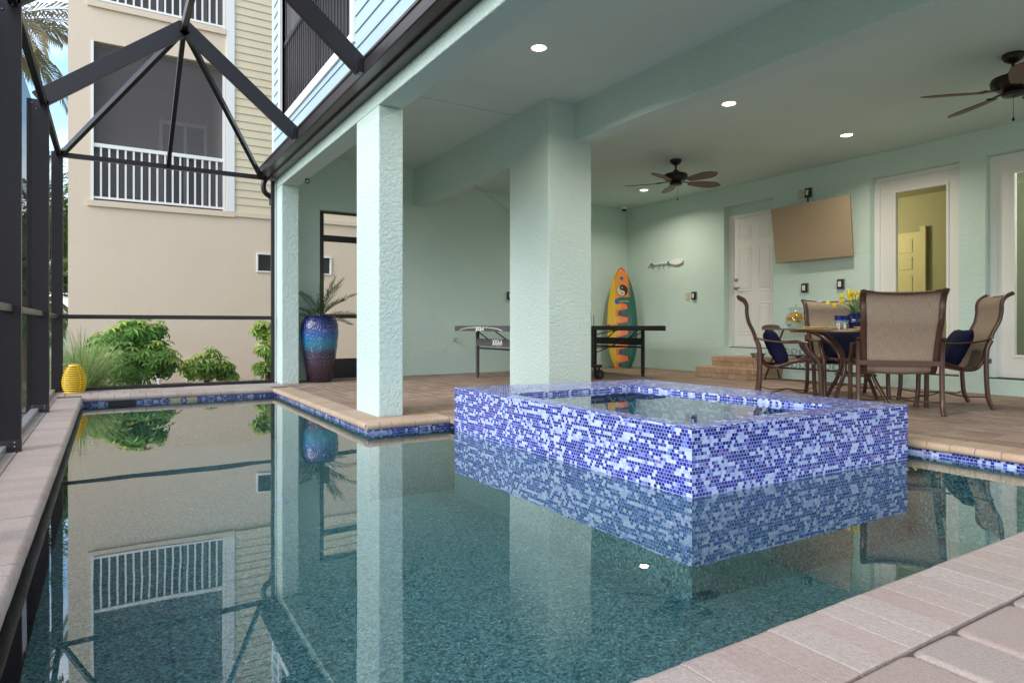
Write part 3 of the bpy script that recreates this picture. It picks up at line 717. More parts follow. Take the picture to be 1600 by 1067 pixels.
# wall fixtures
def cover_plate(loc, label, mat='greyplate', group='weatherproof outlet covers'):
    t = empty('outlet_cover', label, 'outlet cover', loc, 0, group)
    m = MB(); m.box(-.012, 0, -.055, .055, -.07, .07); m.build('back_plate', mat, t, bevel=.004)
    m = MB(); m.box(-.04, -.012, -.046, .046, -.062, .062); m.build('bubble_cover', 'black', t, bevel=.01)
    m = MB(); m.box(-.043, -.041, -.02, .024, -.036, .036); m.build('window', 'plum', t)
cover_plate((8.298, 7.585, 1.262), 'black bubble outlet cover beside a cream plate, between surfboard and white door')
cover_plate((8.298, 5.555, 1.29), 'black bubble outlet cover under the left half of the canvas screen cover')
cover_plate((8.298, 5.03, 1.315), 'black bubble outlet cover under the right half of the canvas screen cover')
cover_plate((8.298, 5.50, 2.615), 'black bubble outlet cover with dangling plug above the canvas screen cover')
cover_plate((5.68, 9.248, 1.262), 'black outlet cover on the far wall peeking out left of the thick column'); bpy.data.objects['outlet_cover.004'].rotation_euler = (0, 0, R(90))
def plate(loc, label):
    m = MB(); m.box(-.01, 0, -.04, .04, -.062, .062); m.box(-.013, -.009, -.006, .006, -.014, .014); o = m.build('wall_plate', 'cream_plate', bevel=.003, loc=loc); tag(o, label, 'wall plate', 'cream wall plates')
plate((8.298, 7.735, 1.258), 'cream wall plate left of the outlet cover near the surfboard'); plate((8.298, 5.63, 2.62), 'cream wall plate above the left part of the canvas screen cover')
m = MB(); m.tube(spline([(8.25, 5.47, 2.60), (8.21, 5.45, 2.56), (8.20, 5.46, 2.50), (8.22, 5.46, 2.44)], 5), .007, 6); m.tube(spline([(8.25, 5.47, 2.64), (8.2, 5.44, 2.60), (8.19, 5.44, 2.52), (8.2, 5.44, 2.44)], 5), .006, 6)
o = m.build('power_cord', 'black', smooth=True); tag(o, 'short black power cord hanging from the high outlet', 'cord')
# TV cover
t = empty('outdoor_screen_cover', 'large tan canvas cover over a wall mounted screen tilted down', 'screen cover', (8.1, 5.35, 2.05))
m = MB()
fr = [(8.02, 5.915, 2.42), (8.02, 4.75, 2.435), (8.17, 4.795, 1.665), (8.17, 5.935, 1.665)]; bk = [(x+.07, y-.0+(.02 if y > 5.3 else .03), z) for x, y, z in fr]
fr = [Vector(p)-Vector((8.1, 5.35, 2.05)) for p in fr]; bk = [Vector(p)-Vector((8.1, 5.35, 2.05)) for p in bk]
N = 14
def bil(q, u, v): return (q[0]*(1-u)+q[1]*u)*(1-v)+(q[3]*(1-u)+q[2]*u)*v
for i in range(N):
    for j in range(N):
        P4 = []
        for (a, b) in ((i, j), (i, j+1), (i+1, j+1), (i+1, j)):
            p = bil(fr, a/N, b/N); u, v = a/N, b/N; e = min(u, 1-u, v, 1-v)
            p = p+Vector((-.004*min(1, e*5)+.006*mnoise.noise(Vector((u*3, v*3, 1))), 0, 0)); P4.append(p)
        m.face(P4)
for k in range(4): a, b = k, (k+1) % 4; m.face([fr[b], fr[a], bk[a], bk[b]])
m.face(bk)
m.build('canvas', 'tan', t, smooth=True)
box('wall_bracket', 'black', t, .06, .198, -.15, .15, -.2, .2)
# oar rack
t = empty('oar_hook_rack', 'small white decorative oar with hanging hooks on the mint wall', 'oar rack', (8.27, 8.24, 1.86))
m = MB(); prof = [(.0, .0), (.01, .022), (.05, .038), (.11, .050), (.18, .050), (.26, .032), (.34, .010)]
top = [(0, -.42+y, h+.012*0) for y, h in prof]; i = 0
P = [(y, h) for y, h in prof]; pts = [(-.42+y, h) for y, h in P]+[(-.42+y, -h) for y, h in reversed(P)]
m2 = [(0.012, y, z) for y, z in pts]; m3 = [(-.008, y, z) for y, z in pts]; m.face(m3); m.face(list(reversed(m2)))
for k in range(len(pts)): a, b = k, (k+1) % len(pts); m.face([m2[a], m2[b], m3[b], m3[a]])
m.build('blade', 'white', t)
m = MB(); m.tube([(0, -.10, 0), (0, .38, 0)], .012, 10); m.box(-.010, .010, .38, .41, -.018, .018); m.build('shaft', 'white', t)
for y in (-.09, .32): m = MB(); m.tube([(0, y-.015, 0), (0, y+.015, 0)], .022, 10); m.build('rope_binding', 'gutterm', t)
for y in (-.10, .02, .13, .28):
    m = MB(); m.tube(spline([(0, y, -.01), (-.005, y, -.07), (-.02, y, -.10), (-.035, y, -.085)], 4), .0035, 6); m.build('hook', 'black', t)
for y in (-.09, .32): box('standoff', 'black', t, .005, .028, y-.006, y+.006, -.006, .006)
# security camera
t = empty('security_camera', 'small dark dome camera on white base in the ceiling corner', 'camera', (8.05, 9.05, 2.948))
m = MB(); m.lathe([(.06, 0), (.06, -.03), (.052, -.045), (.05, -.045)], (0, 0, 0), 24); m.build('base', 'plum', t, smooth=True)
m = MB(); m.ball((0, 0, -.045), .048, 16, 10); m.build('dome', 'navyglaze', t, smooth=True)
# faucet
t = empty('wall_faucet', 'brass garden tap on the far mint wall left of the table tennis table', 'faucet', (4.66, 9.25, .52))
m = MB(); m.tube(spline([(0, 0, 0), (0, -.05, 0), (0, -.08, -.005), (0, -.09, -.04)], 5), .011, 10); m.lathe([(.03, 0), (.001, .0)], (0, 0, 0), 12); m.build('spout', 'copper', t, smooth=True)
m = MB(); m.tube([(0, -.05, 0), (0, -.05, .035)], .005, 6); m.tube([(-.03, -.05, .038), (.03, -.05, .038)], .007, 8); m.build('handle', 'copper', t)
# ceiling lights
def ceiling_light(loc, label, pw=7):
    t = empty('ceiling_light', label, 'ceiling light', loc, 0, 'recessed ceiling lights')
    m = MB(); m.lathe([(.088, 0), (.088, -.006), (.078, -.009), (.066, -.004), (.058, .0)], (0, 0, 0), 32, capb=False); m.build('trim', 'plum', t, smooth=True)
    m = MB(); m.lathe([(.060, -.003), (.001, -.003)], (0, 0, 0), 32, capb=False); m.build('lens', 'bulb', t)
    ld = bpy.data.lights.new('downlight', 'AREA'); ld.shape = 'DISK'; ld.size = .13; ld.energy = pw; ld.color = (1, .9, .76); ld.spread = R(150)
    lo = bpy.data.objects.new('downlight', ld); C.objects.link(lo); lo.parent = t; lo.location = (0, 0, -.014)
ceiling_light((3.163, 4.654, 3.170), 'lit recessed ceiling light over the pool end of the patio, leftmost one')
ceiling_light((5.186, 4.299, 2.948), 'lit recessed ceiling light right of the thick beam, above the spa end of the patio')
ceiling_light((7.187, 4.293, 2.948), 'lit recessed ceiling light above the canvas covered screen')
ceiling_light((7.32, 7.76, 2.948), 'lit recessed ceiling light just beyond the far ceiling fan')
# ------------------------------------------------------------------ ceiling fans
def make_fan():
    t = empty('ceiling_fan', 'x', 'ceiling fan')
    m = MB(); m.lathe([(.075, 0), (.078, -.02), (.06, -.05), (.03, -.07), (.014, -.075)], (0, 0, 0), 28, capb=False); m.build('canopy', 'fanmetal', t, smooth=True)
    m = MB(); m.tube([(0, 0, -.06), (0, 0, -.17)], .013, 12); m.build('downrod', 'fanmetal', t, smooth=True)
    m = MB(); m.lathe([(.035, -.14), (.045, -.165), (.10, -.175), (.145, -.19), (.155, -.215), (.15, -.25), (.12, -.275), (.07, -.285), (.075, -.30), (.085, -.315), (.07, -.335), (.02, -.345), (.001, -.346)], (0, 0, 0), 32); m.build('motor_housing', 'fanmetal', t, smooth=True)
    m = MB(); m.tube([(.03, -.03, -.33), (.03, -.03, -.50)], .0018, 5); m.ball((.03, -.03, -.515), .010, 8, 6, (1, 1, 1.6)); m.build('pull_chain', 'fanmetal', t, smooth=True)
    for k in range(5):
        a = R(k*72); rot = Matrix.Rotation(a, 4, 'Z')
        m = MB(); m.bar((.10, 0, -.285), (.26, 0, -.295), .028, .008); m.bar((.21, -.035, -.292), (.21, .035, -.292), .03, .007); m.xf(rot); br = m.build('blade_iron', 'fanmetal', t)
        m = MB(); n = 10; top = []; bot = []
        for i in range(n+1):
            u = i/n; x = .20+.47*u; wd = .045+.045*math.sin(min(1, u*1.25)*math.pi/1.6)-(.075*max(0, (u-.72)/.28)**1.8)
            top.append((x, wd)); bot.append((x, -wd))
        pl = top+bot[::-1]; tl = Matrix.Rotation(R(-13), 4, 'X')
        up = [Vector((x, y, .004)) for x, y in pl]; dn = [Vector((x, y, -.004)) for x, y in pl]
        m.face(up); m.face(dn[::-1])
        for q in range(len(pl)): a2, b2 = q, (q+1) % len(pl); m.face([dn[a2], dn[b2], up[b2], up[a2]])
        m.xf(rot @ Matrix.Translation((0, 0, -.298)) @ tl); m.build('blade', 'bladewood', br)
    return t
fan = make_fan(); fan.location = (6.351, 6.13, 2.949); fan.rotation_euler[2] = R(56)
fan['label'] = 'brown five blade ceiling fan in front of the far lit ceiling light'; fan['group'] = 'ceiling fans'
f2 = copy_tree(fan); f2.location = (6.193, 2.309, 2.949); f2.rotation_euler[2] = R(64); f2['label'] = 'brown ceiling fan above the dining chairs at the right edge of the view'
# ------------------------------------------------------------------ dining set
def make_chair():
    t = empty('patio_chair', 'x', 'chair'); S = .9; hw = .28; hwf = lambda z: hw*(.94+.13*max(0, min(1, (z-.35)/.7)))
    prof = [(.03, .405), (-.05, .425), (-.16, .41), (-.27, .375), (-.36, .355), (-.44, .375), (-.49, .455), (-.52, .57), (-.57, .70), (-.62, .80), (-.638, .89), (-.64, .965), (-.67, 1.02), (-.735, 1.055)]
    pts = [(p.x, p.z) for p in spline([(x*S, 0, z) for x, z in prof], 5)]
    for sgn in (-1, 1):
        m = MB(); m.tube([(x, sgn*hwf(z), z) for x, z in pts], .026, 10, .7); m.build('side_rail', 'chairframe', t, smooth=True)
    m = MB(); n = len(pts); K = 12; acc = 0; us = [0]
    for i in range(1, n): acc += math.hypot(pts[i][0]-pts[i-1][0], pts[i][1]-pts[i-1][1]); us.append(acc)
    for i in range(1, n-1):
        for k in range(K):
            P4, U4 = [], []
            for (a, b) in ((i, k), (i, k+1), (i+1, k+1), (i+1, k)):
                y = (-1+2*b/K)*hwf(pts[a][1]); sag = .018*math.sin(math.pi*b/K)*(1 if us[a] < .6 else .7)
                dx = pts[min(a+1, n-1)][0]-pts[a-1][0]; dz = pts[min(a+1, n-1)][1]-pts[a-1][1]; l = math.hypot(dx, dz)
                P4.append((pts[a][0]-dz/l*-sag*-1, y, pts[a][1]-abs(dx)/l*sag)); U4.append((y, us[a]))
            m.face(P4, uvs=U4)
    sl = m.build('sling', 'sling', t, smooth=True); so = sl.modifiers.new('solid', 'SOLIDIFY'); so.thickness = .004
    # top bar bows down
    top = pts[-1]; hw = hwf(2.); m = MB(); m.tube(spline([(top[0], -hw, top[1]), (top[0]+.01, -hw*.5, top[1]-.018), (top[0]+.014, 0, top[1]-.024), (top[0]+.01, hw*.5, top[1]-.018), (top[0], hw, top[1])], 4), .010, 8); m.build('top_bar', 'chairframe', t, smooth=True)
    m = MB(); m.box(top[0]-.02+.03, top[0]+.032, -.15, -.10, top[1]-.020, top[1]-.008); m.build('care_tag', 'plum', t)
    lw = .315
    for sgn in (-1, 1):
        y = sgn*lw
        m = MB(); m.tube(spline([(-.56*S, y, .655), (-.52*S, y, .635), (-.40*S, y, .61), (-.22*S, y, .595), (-.08*S, y, .60), (-.02*S, y, .595)], 5), .021, 8, .42); m.build('armrest', 'chairframe', t, smooth=True)
        m = MB(); m.tube(spline([(-.05*S, y, .60), (-.03*S, y, .54), (.03*S, y, .47), (.08*S, y, .41), (.095*S, y, .30), (.10*S, y, .15), (.12*S, y, .0)], 5), .0205, 10); m.build('leg', 'chairframe', t, smooth=True)
        m = MB(); m.tube(spline([(-.545*S, y, .63), (-.51*S, y, .55), (-.50*S, y, .42), (-.505*S, y, .25), (-.52*S, y*1.0, .10), (-.565*S, y, .0)], 5), .0205, 10); m.build('leg', 'chairframe', t, smooth=True)
    m = MB(); m.bar((-.535*S, -lw, .44), (-.535*S, lw, .44), .022, .042); m.build('back_rail', 'chairframe', t)
    m = MB(); m.bar((.02*S, -lw, .40), (.02*S, lw, .40), .03, .022); m.bar((-.33*S, -hw, .345), (-.33*S, hw, .345), .025, .018); m.build('seat_rail', 'chairframe', t)
    m = MB()
    for sgn in (-1, 1):
        for x in (.1*S, -.515*S): m.tube(spline([(x, sgn*lw, .115), ((x-.21*S)*.5, sgn*lw*.45, .10), (-.205*S, 0, .125)], 5), .0065, 6)
    m.lathe([(.05, 0), (.05, .008), (.04, .008), (.04, 0)], (-.205*S, 0, .118), 16, capb=False); m.build('stretcher', 'chairframe', t, smooth=True)
    return t
def pillow(loc, rz, tilt, label, w=.42):
    m = MB(); N = 14; g = {}
    def P(i, j, s):
        u, v = -1+2*i/N, -1+2*j/N; e = (1-u**4)*(1-v**4); pin = 1-.10*(1-abs(u)**3)*abs(v)**6
        h = s*(.075*max(0, e)**.55)+.006*mnoise.noise(Vector((u*2+loc[0], v*2, s)))*e
        return (u*w/2*(1-.07*(1-u*u)*0)*(1-.06*(1-abs(v))*abs(u)**4), v*w/2*(1-.06*(1-abs(u))*abs(v)**4), h)
    for s in (-1, 1):
        for i in range(N):
            for j in range(N):
                q = [P(i, j, s), P(i+1, j, s), P(i+1, j+1, s), P(i, j+1, s)]; m.face(q if s > 0 else q[::-1])
    o = m.build('pillow', 'navy', smooth=True, loc=loc); o.rotation_euler = (0, tilt, rz); tag(o, label, 'pillow', 'navy chair pillows'); 
    bm = bmesh.new(); bm.from_mesh(o.data); bmesh.ops.remove_doubles(bm, verts=bm.verts, dist=1e-4); bmesh.ops.recalc_face_normals(bm, faces=bm.faces); bm.to_mesh(o.data); bm.free()
ch = make_chair()
def face_at(o, org, d): o.location = (org[0], org[1], .0); o.rotation_euler[2] = math.atan2(d[1], d[0])
chairs = []
for k, (org, d, lb) in enumerate([
    ((6.155, 3.265), (.795, .606), 'tan sling patio chair with its back to the pool, nearest and full in view'),
    ((6.70, 3.27), (-.64, .76), 'tan sling patio chair in profile at the right, facing left with a navy pillow'),
    ((5.95, 3.96), (.62, -.785), 'tan sling patio chair in profile at the left end of the table, facing right'),
    ((6.69, 3.93), (-.625, -.78), 'tan sling patio chair behind the table facing the pool')]):
    c = ch if k == 0 else copy_tree(ch)
    face_at(c, org, d); c['label'] = lb; c['group'] = 'tan sling patio chairs round the table'; chairs.append((org, d))
def onchair(k, dx, z):
    org, d = chairs[k]; return (org[0]+d[0]*dx, org[1]+d[1]*dx, z)
for k, lb in ((1, 'navy pillow on the chair in profile at the right'), (2, 'navy pillow on the chair at the left end of the table'), (3, 'navy pillow on the chair behind the table'), (0, 'navy pillow on the nearest chair, mostly hidden by its back')):
    d = chairs[k][1]; pillow(onchair(k, -.30, .545), math.atan2(d[1], d[0]), R(64), lb, .40 if k != 3 else .44)
TX, TY = 6.35, 3.70
t = empty('dining_table', 'round brown metal patio table with a glass top laid for a meal', 'table', (TX, TY, 0))
m = MB(); m.lathe([(.56, .695), (.602, .695), (.612, .705), (.61, .722), (.60, .726), (.56, .722)], (0, 0, 0), 48, capb=False); m.build('rim', 'chairframe', t, smooth=True)
m = MB(); m.lathe([(.001, .714), (.56, .714), (.56, .722), (.001, .722)], (0, 0, 0), 48, capb=False); m.build('glass_top', 'glass', t)
for k in range(4):
    a = R(85+90*k); m = MB()
    f = lambda r, z: (r*math.cos(a), r*math.sin(a), z)
    m.tube(spline([f(.55, .70), f(.42, .66), f(.25, .55), f(.17, .42), f(.18, .28), f(.27, .12), f(.34, .0)], 6), .019, 10); m.build('leg', 'chairframe', t, smooth=True)
m = MB(); m.tube([(.175*math.cos(R(q*15)), .175*math.sin(R(q*15)), .42) for q in range(25)], .012, 8, cap=False); m.tube([(.18*math.cos(R(q*15)), .18*math.sin(R(q*15)), .27) for q in range(25)], .010, 8, cap=False); m.build('ring_brace', 'chairframe', t, smooth=True)
TZ = .727
def dish(x, y, lb):
    m = MB(); m.lathe([(.165, 0), (.185, .003), (.185, .006), (.001, .006)], (0, 0, 0), 32); o = m.build('placemat', 'yellowcloth', loc=(x, y, TZ)); tag(o, lb[0], 'placemat', 'yellow placemats')
    m = MB(); m.lathe([(.07, 0), (.10, .006), (.135, .018), (.13, .019), (.09, .009), (.001, .007)], (0, 0, 0), 32); o = m.build('plate', 'plum', smooth=True, loc=(x, y, TZ+.0065)); tag(o, lb[1], 'plate', 'white plates')
dish(6.02, 3.92, ('yellow placemat at the left end of the table', 'white plate at the left end of the table'))
dish(6.14, 3.45, ('yellow placemat in front of the nearest chair', 'white plate in front of the nearest chair'))
dish(6.60, 3.42, ('yellow placemat in front of the right hand chair', 'white plate in front of the right hand chair'))
dish(6.58, 3.98, ('yellow placemat in front of the chair behind the table', 'white plate in front of the chair behind the table'))
def tumbler(x, y, lb):
    t = empty('tumbler', lb, 'glass', (x, y, TZ), 0, 'blue rimmed tumblers')
    m = MB(); m.lathe([(.028, 0), (.03, .01), (.036, .09), (.0345, .09), (.028, .012), (.001, .012)], (0, 0, 0), 24); m.build('glass_body', 'glass', t, smooth=True)
    m = MB(); m.lathe([(.0362, .09), (.039, .135), (.037, .135), (.0347, .09)], (0, 0, 0), 24, capb=False); m.build('blue_rim', 'bluerim', t, smooth=True)
tumbler(6.165, 3.765, 'blue rimmed tumbler standing left of its twin near the middle of the table'); tumbler(6.245, 3.745, 'blue rimmed tumbler standing between its twin and the blue vase'); tumbler(6.60, 3.66, 'blue rimmed tumbler right of the vase beside the nearest chair back')
VX, VY = 6.40, 3.73
m = MB(); m.lathe([(.045, 0), (.075, .02), (.098, .06), (.095, .095), (.07, .125), (.042, .138), (.045, .15), (.038, .15), (.036, .135), (.001, .12)], (0, 0, 0), 32); o = m.build('vase', 'navyglaze', smooth=True, loc=(VX, VY, TZ)); o.scale = (1.15, 1.15, 1.15); tag(o, 'round glossy navy vase in the middle of the patio table', 'vase')
t = empty('tulip_bouquet', 'bunch of yellow tulips with green leaves in the navy vase', 'flowers', (VX, VY, TZ+.16)); random.seed(3)
sm = MB(); 
for k in range(21):
    a = 2*math.pi*k/21*2.4+random.uniform(-.3, .3); rr = random.choice((.05, .11, .17, .23)); h = .20-rr*.55+random.uniform(-.02, .03)
    e = Vector((rr*math.cos(a), rr*math.sin(a), h)); sm.tube(spline([(0.01*math.cos(a), .01*math.sin(a), -.06), (e.x*.4, e.y*.4, h*.55), tuple(e)], 4), .003, 5)
    d = Vector((e.x*1.3, e.y*1.3, .12)).normalized(); q = MB(); mt = d.to_track_quat('Z', 'Y').to_matrix().to_4x4()
    for pz in range(6):
        an = R(60*pz+(0 if pz % 2 else 8)); n = 5; row = []
        for i in range(n+1):
            u = i/n; r0 = .006+.018*math.sin(u*math.pi*.78)*(1 if pz % 2 else .88); z = .048*u; wv = .55*math.sin(math.pi*min(1, u*.9+.1))+.03
            row.append([(r0*math.cos(an+s*wv), r0*math.sin(an+s*wv), z) for s in (-1, 0, 1)])
        for i in range(n):
            for s in (0, 1): q.face([row[i][s], row[i][s+1], row[i+1][s+1], row[i+1][s]])
    q.xf(Matrix.Translation(e) @ mt); q.build('tulip_head', 'petal', t, smooth=True)
sm.build('stems', 'stem', t)
q = MB()
for k in range(16):
    a = random.uniform(0, 6.28); L_ = random.uniform(.14, .24); up = random.uniform(.4, 1.2); pr = None
    for i in range(7):
        u = i/6; r_ = L_*u*math.cos(up*(1-u*.5)); z = -.03+L_*u*math.sin(up)*(1-.4*u*u); wd = .014*math.sin(math.pi*min(1, u*.9+.1)); c = Vector((r_*math.cos(a), r_*math.sin(a), z)); sd_ = Vector((-math.sin(a), math.cos(a), 0))*wd
        if pr: q.face([pr[0], pr[1], c+sd_, c-sd_])
        pr = (c-sd_, c+sd_)
q.build('leaves', 'stem', t)
# console with drink dispenser
KX, KY = 8.02, 5.36
t = empty('console_table', 'wooden tray console on folding black iron legs against the wall', 'console table', (KX, KY, 0))
m = MB(); m.box(-.19, .19, -.56, .56, .70, .722); m.build('tray_top', 'wood', t, bevel=.003)
for s in (-1, 1):
    m = MB(); pts = [(-.19, .722), (.19, .722)]+[(.19*math.cos(R(a)), .722+.055*math.sin(R(a))**.5 if 0 < a < 180 else .722) for a in range(10, 180, 10)]
    m.face([(x, s*.56, z) for x, z in pts]); m.face([(x, s*.54, z) for x, z in pts[::-1]])
    for k in range(1, len(pts)-1): m.face([(pts[k][0], s*.56, pts[k][1]), (pts[k+1][0], s*.56, pts[k+1][1]), (pts[k+1][0], s*.54, pts[k+1][1]), (pts[k][0], s*.54, pts[k][1])])
    m.build('tray_end', 'wood', t)
for s in (-1, 1):
    for d in (-1, 1):
        m = MB(); m.bar((.02*d, s*.50+d*.0-.18*0, .69), (.02*d, s*.50, .69), .01); m = MB(); m.bar((d*.17, s*.47, .70), (-d*.17, s*.53, 0), .016); m.build('leg', 'black', t)
m = MB(); m.bar((-.17, -.52, .02), (-.17, .52, .02), .01)
for z in (.17, .35): 
    for x in (-.08, .08): m.bar((x, -.5, z), (x, .5, z), .012)
    for y in [-.48+.12*i for i in range(9)]:
        pts = [( -.085, y+.05*math.cos(R(a))*(1-a/900), z+.055+.045*math.sin(R(a))*(1-a/900)) for a in range(-90, 420, 30)]; m.tube(pts, .004, 5)
m.build('scroll_shelf', 'black', t)
t = empty('drink_dispenser', 'round glass drink dispenser filled with lemon slices on the console', 'drink dispenser', (8.0, 5.50, .723))
m = MB(); m.lathe([(.07, 0), (.10, .02), (.135, .07), (.14, .12), (.12, .18), (.085, .225), (.08, .25), (.095, .27)], (0, 0, 0), 32); m.build('jar', 'glass', t, smooth=True)
m = MB(); m.lathe([(.11, .272), (.11, .278), (.06, .292), (.012, .296), (.012, .31), (.02, .325), (.001, .335)], (0, 0, 0), 28, capb=True); m.build('lid', 'glass', t, smooth=True)
m = MB(); random.seed(9)
for k in range(60):
    a = random.uniform(0, 6.28); r_ = random.uniform(0, .105); z = random.uniform(.11, .205); r_ = min(r_, .10 if z < .17 else .075); i = len(m.v); m.lathe([(.032, -.004), (.032, .004), (.001, .004)], (0, 0, 0), 12)
    m.xf(Matrix.Translation((r_*math.cos(a), r_*math.sin(a), z)) @ Matrix.Rotation(random.uniform(0, 3), 4, 'X') @ Matrix.Rotation(random.uniform(0, 3), 4, 'Y'), i)
m.build('lemon_slices', 'orange', t)
m = MB(); m.tube([(-.12, 0, .05), (-.16, 0, .05), (-.165, 0, .03)], .009, 8); m.build('tap', 'steel', t, smooth=True)
# ------------------------------------------------------------------ table tennis table
t = empty('table_tennis_table', 'black and grey wheeled table tennis table on the patio', 'table tennis table', (5.67, 7.76, 0))
ox, oy = 5.67, 7.76
for (x0, x1) in ((-1.37, -.01), (.01, 1.37)):
    box('tabletop', 'black', t, x0, x1, -.76, .76, .74, .76); 
def ttpart(nm, mat, *boxes):
    m = MB()
    for b in boxes: m.box(*b)
    return m.build(nm, mat, t, bevel=.002)
ttpart('apron', 'tabgrey', (-1.372, -1.355, -.762, .762, .685, .7605)); ttpart('apron', 'black', (1.355, 1.372, -.762, .762, .685, .7605)); ttpart('apron', 'black', (-1.355, 1.355, -.762, -.745, .70, .7605)); ttpart('apron', 'black', (-1.355, 1.355, .745, .762, .70, .7605))
for sx in (-1, 1):
    for sy in (-1, 1):
        mt = 'tabgrey' if sx < 0 else 'black'
        m = MB(); m.box(sx*1.10-.02, sx*1.10+.02, sy*.56-.02, sy*.56+.02, .03, .70); m.box(sx*1.10-.013, sx*1.10+.013, sy*.56-.013, sy*.56+.013, .0, .03); lg = m.build('leg', mt, t)
    m = MB(); m.box(sx*1.10-.022*(1 if sx > 0 else 1.2), sx*1.10+.01, -.54, .54, .47, .575); m.build('cross_panel', mt, t)
    m = MB(); m.box(sx*1.10-.012, sx*1.10+.012, -.58, .58, .425, .45); m.bar((sx*1.10, .25, .57), (sx*1.28, .25, .69), .014); m.bar((sx*1.10, -.25, .57), (sx*1.28, -.25, .69), .014); m.build('brace', 'black', t)
# centre carriage
m = MB()
for sy in (-1, 1):
    m.box(-.16, .30, sy*.56-.02, sy*.56+.02, .17, .205); m.box(-.10, -.06, sy*.56-.02, sy*.56+.02, .20, .72); m.box(.10, .14, sy*.56-.02, sy*.56+.02, .20, .72)
m.box(-.10, -.06, -.56, .56, .40, .43); m.box(-.09, 1.1, -.50, -.48, .44, .455); m.box(.10, .14, -.56, .56, .34, .37); m.bar((-.08, -.56, .35), (-.45, -.56, .66), .018); m.bar((.12, -.56, .35), (1.08, -.56, .66), .012)
for x in (-.14, .10): m.bar((x, -.56, .62), (.75 if x > 0 else -.75, -.56, .72), .014)
m.build('carriage', 'black', t)
for sy in (-1, 1):
    for x in (-.12, .26):
        for dy in (-.028, .028):
            m = MB(); m.lathe([(.03, -.012), (.062, -.012), (.066, -.006), (.066, .006), (.062, .012), (.03, .012)], (0, 0, 0), 22, capb=False)
            m.xf(Matrix.Translation((x, sy*.56+dy, .067)) @ Matrix.Rotation(R(90), 4, 'X')); wh = m.build('wheel', 'rubber', t, smooth=True)
            q = MB()
            for k in range(5): an = R(72*k); q.bar((x, sy*.56+dy, .067), (x+.034*math.cos(an), sy*.56+dy, .067+.034*math.sin(an)), .009, .012)
            q.build('hub_spokes', 'steel' if dy < 0 else 'black', wh)
        m = MB(); m.box(x-.012, x+.012, sy*.56-.012, sy*.56+.012, .06, .17); m.build('castor_fork', 'black', t)
m = MB(); m.face([(0, -.74, .77), (0, .74, .77), (0, .74, .905), (0, -.74, .905)]); nt_ = m.build('net', 'mesh_side', t)
m = MB(); m.tube([(0, -.76, .76), (0, -.76, .915)], .006, 6); m.tube([(0, .76, .76), (0, .76, .915)], .006, 6); m.build('net_post', 'black', nt_); box('net_tape', 'white', nt_, -.004, .004, -.76, .76, .905, .918)
box('net_clamp', 'white', nt_, -.003, .003, -.762, -.74, .765, .905)
# white swoosh line on the apron and lettering
m = MB(); prs = [(.60, .693), (.45, .722), (.2, .736), (.10, .738)]
for sgn in (-1, 1): m.tube(spline([(-1.375, sgn*y, z) for y, z in prs], 5), .005, 5)
m.build('curved_stripe', 'white', t)
rot = (R(90), 0, R(-90))
text('lettering', 'JOOLA', 'white', t, .072, (-1.3745, 0, .716), rot, .001, .003)
text('lettering', 'JOOLA', 'white', t, .085, (-1.129, -.06, .532), rot, .001, .0035)
m = MB(); m.tube(spline([(-1.129, .04, .500), (-1.129, -.06, .488), (-1.129, -.18, .496)], 6), .0035, 5); m.build('swoosh', 'white', t)
def paddle(loc, rz, lb, mat):
    t = empty('table_tennis_paddle', lb, 'paddle', loc, rz, 'paddles on the table tennis table')
    m = MB(); m.lathe([(.075, 0), (.075, .012), (.001, .012)], (0, 0, 0), 24); m.build('blade', mat, t)
    m = MB(); m.bar((.06, 0, .008), (.17, 0, .012), .028, .022); m.build('handle', 'paddlewood', t, bevel=.005)
paddle((4.86, 7.72, .762), R(-35), 'red rubber paddle lying near the lettered end of the table tennis table', 'paddlewood'); paddle((6.25, 7.3, .762), R(200), 'pinkish paddle lying in front of the surfboard on the table tennis table', 'paddlewood')
m = MB(); m.lathe([(.025, 0), (.03, .01), (.03, .075), (.001, .08)], (0, 0, 0), 14); o = m.build('ball_holder', 'black', smooth=True, loc=(4.98, 7.50, .762)); tag(o, 'small black cup beside the paddle on the table tennis table', 'cup')
# ------------------------------------------------------------------ surfboard
t = empty('surfboard', 'surfboard painted yellow, orange and green leaning in the wall corner', 'surfboard', (7.80, 8.93, .0))
Ls = 1.83
def half(v):  # v 0 bottom .. 1 top
    return .275*(max(0, 1-((v-.42)/.58)**2) if v > .42 else 1-.9*((.42-v)/.42)**3.0*.55)**(.62 if v > .42 else 1)
m = MB(); N = 40; ring = []
for i in range(N+1):
    v = i/N; w_ = max(.002, half(v)); ring.append((v*Ls, w_))
K = 8
for s in (-1, 1):
    for i in range(N):
        for k in range(K):
            P4, U4 = [], []
            for (a, b) in ((i, k), (i, k+1), (i+1, k+1), (i+1, k)):
                z, w_ = ring[a]; u = -1+2*b/K; y = .030*math.sqrt(max(0, 1-u**4))*min(1, w_/.06); P4.append((u*w_, s*-y, z)); U4.append((u*w_*1.0, z))
            m.face(P4 if s > 0 else P4[::-1], uvs=U4 if s > 0 else U4[::-1])
bd = m.build('board', 'surf', t, smooth=True)
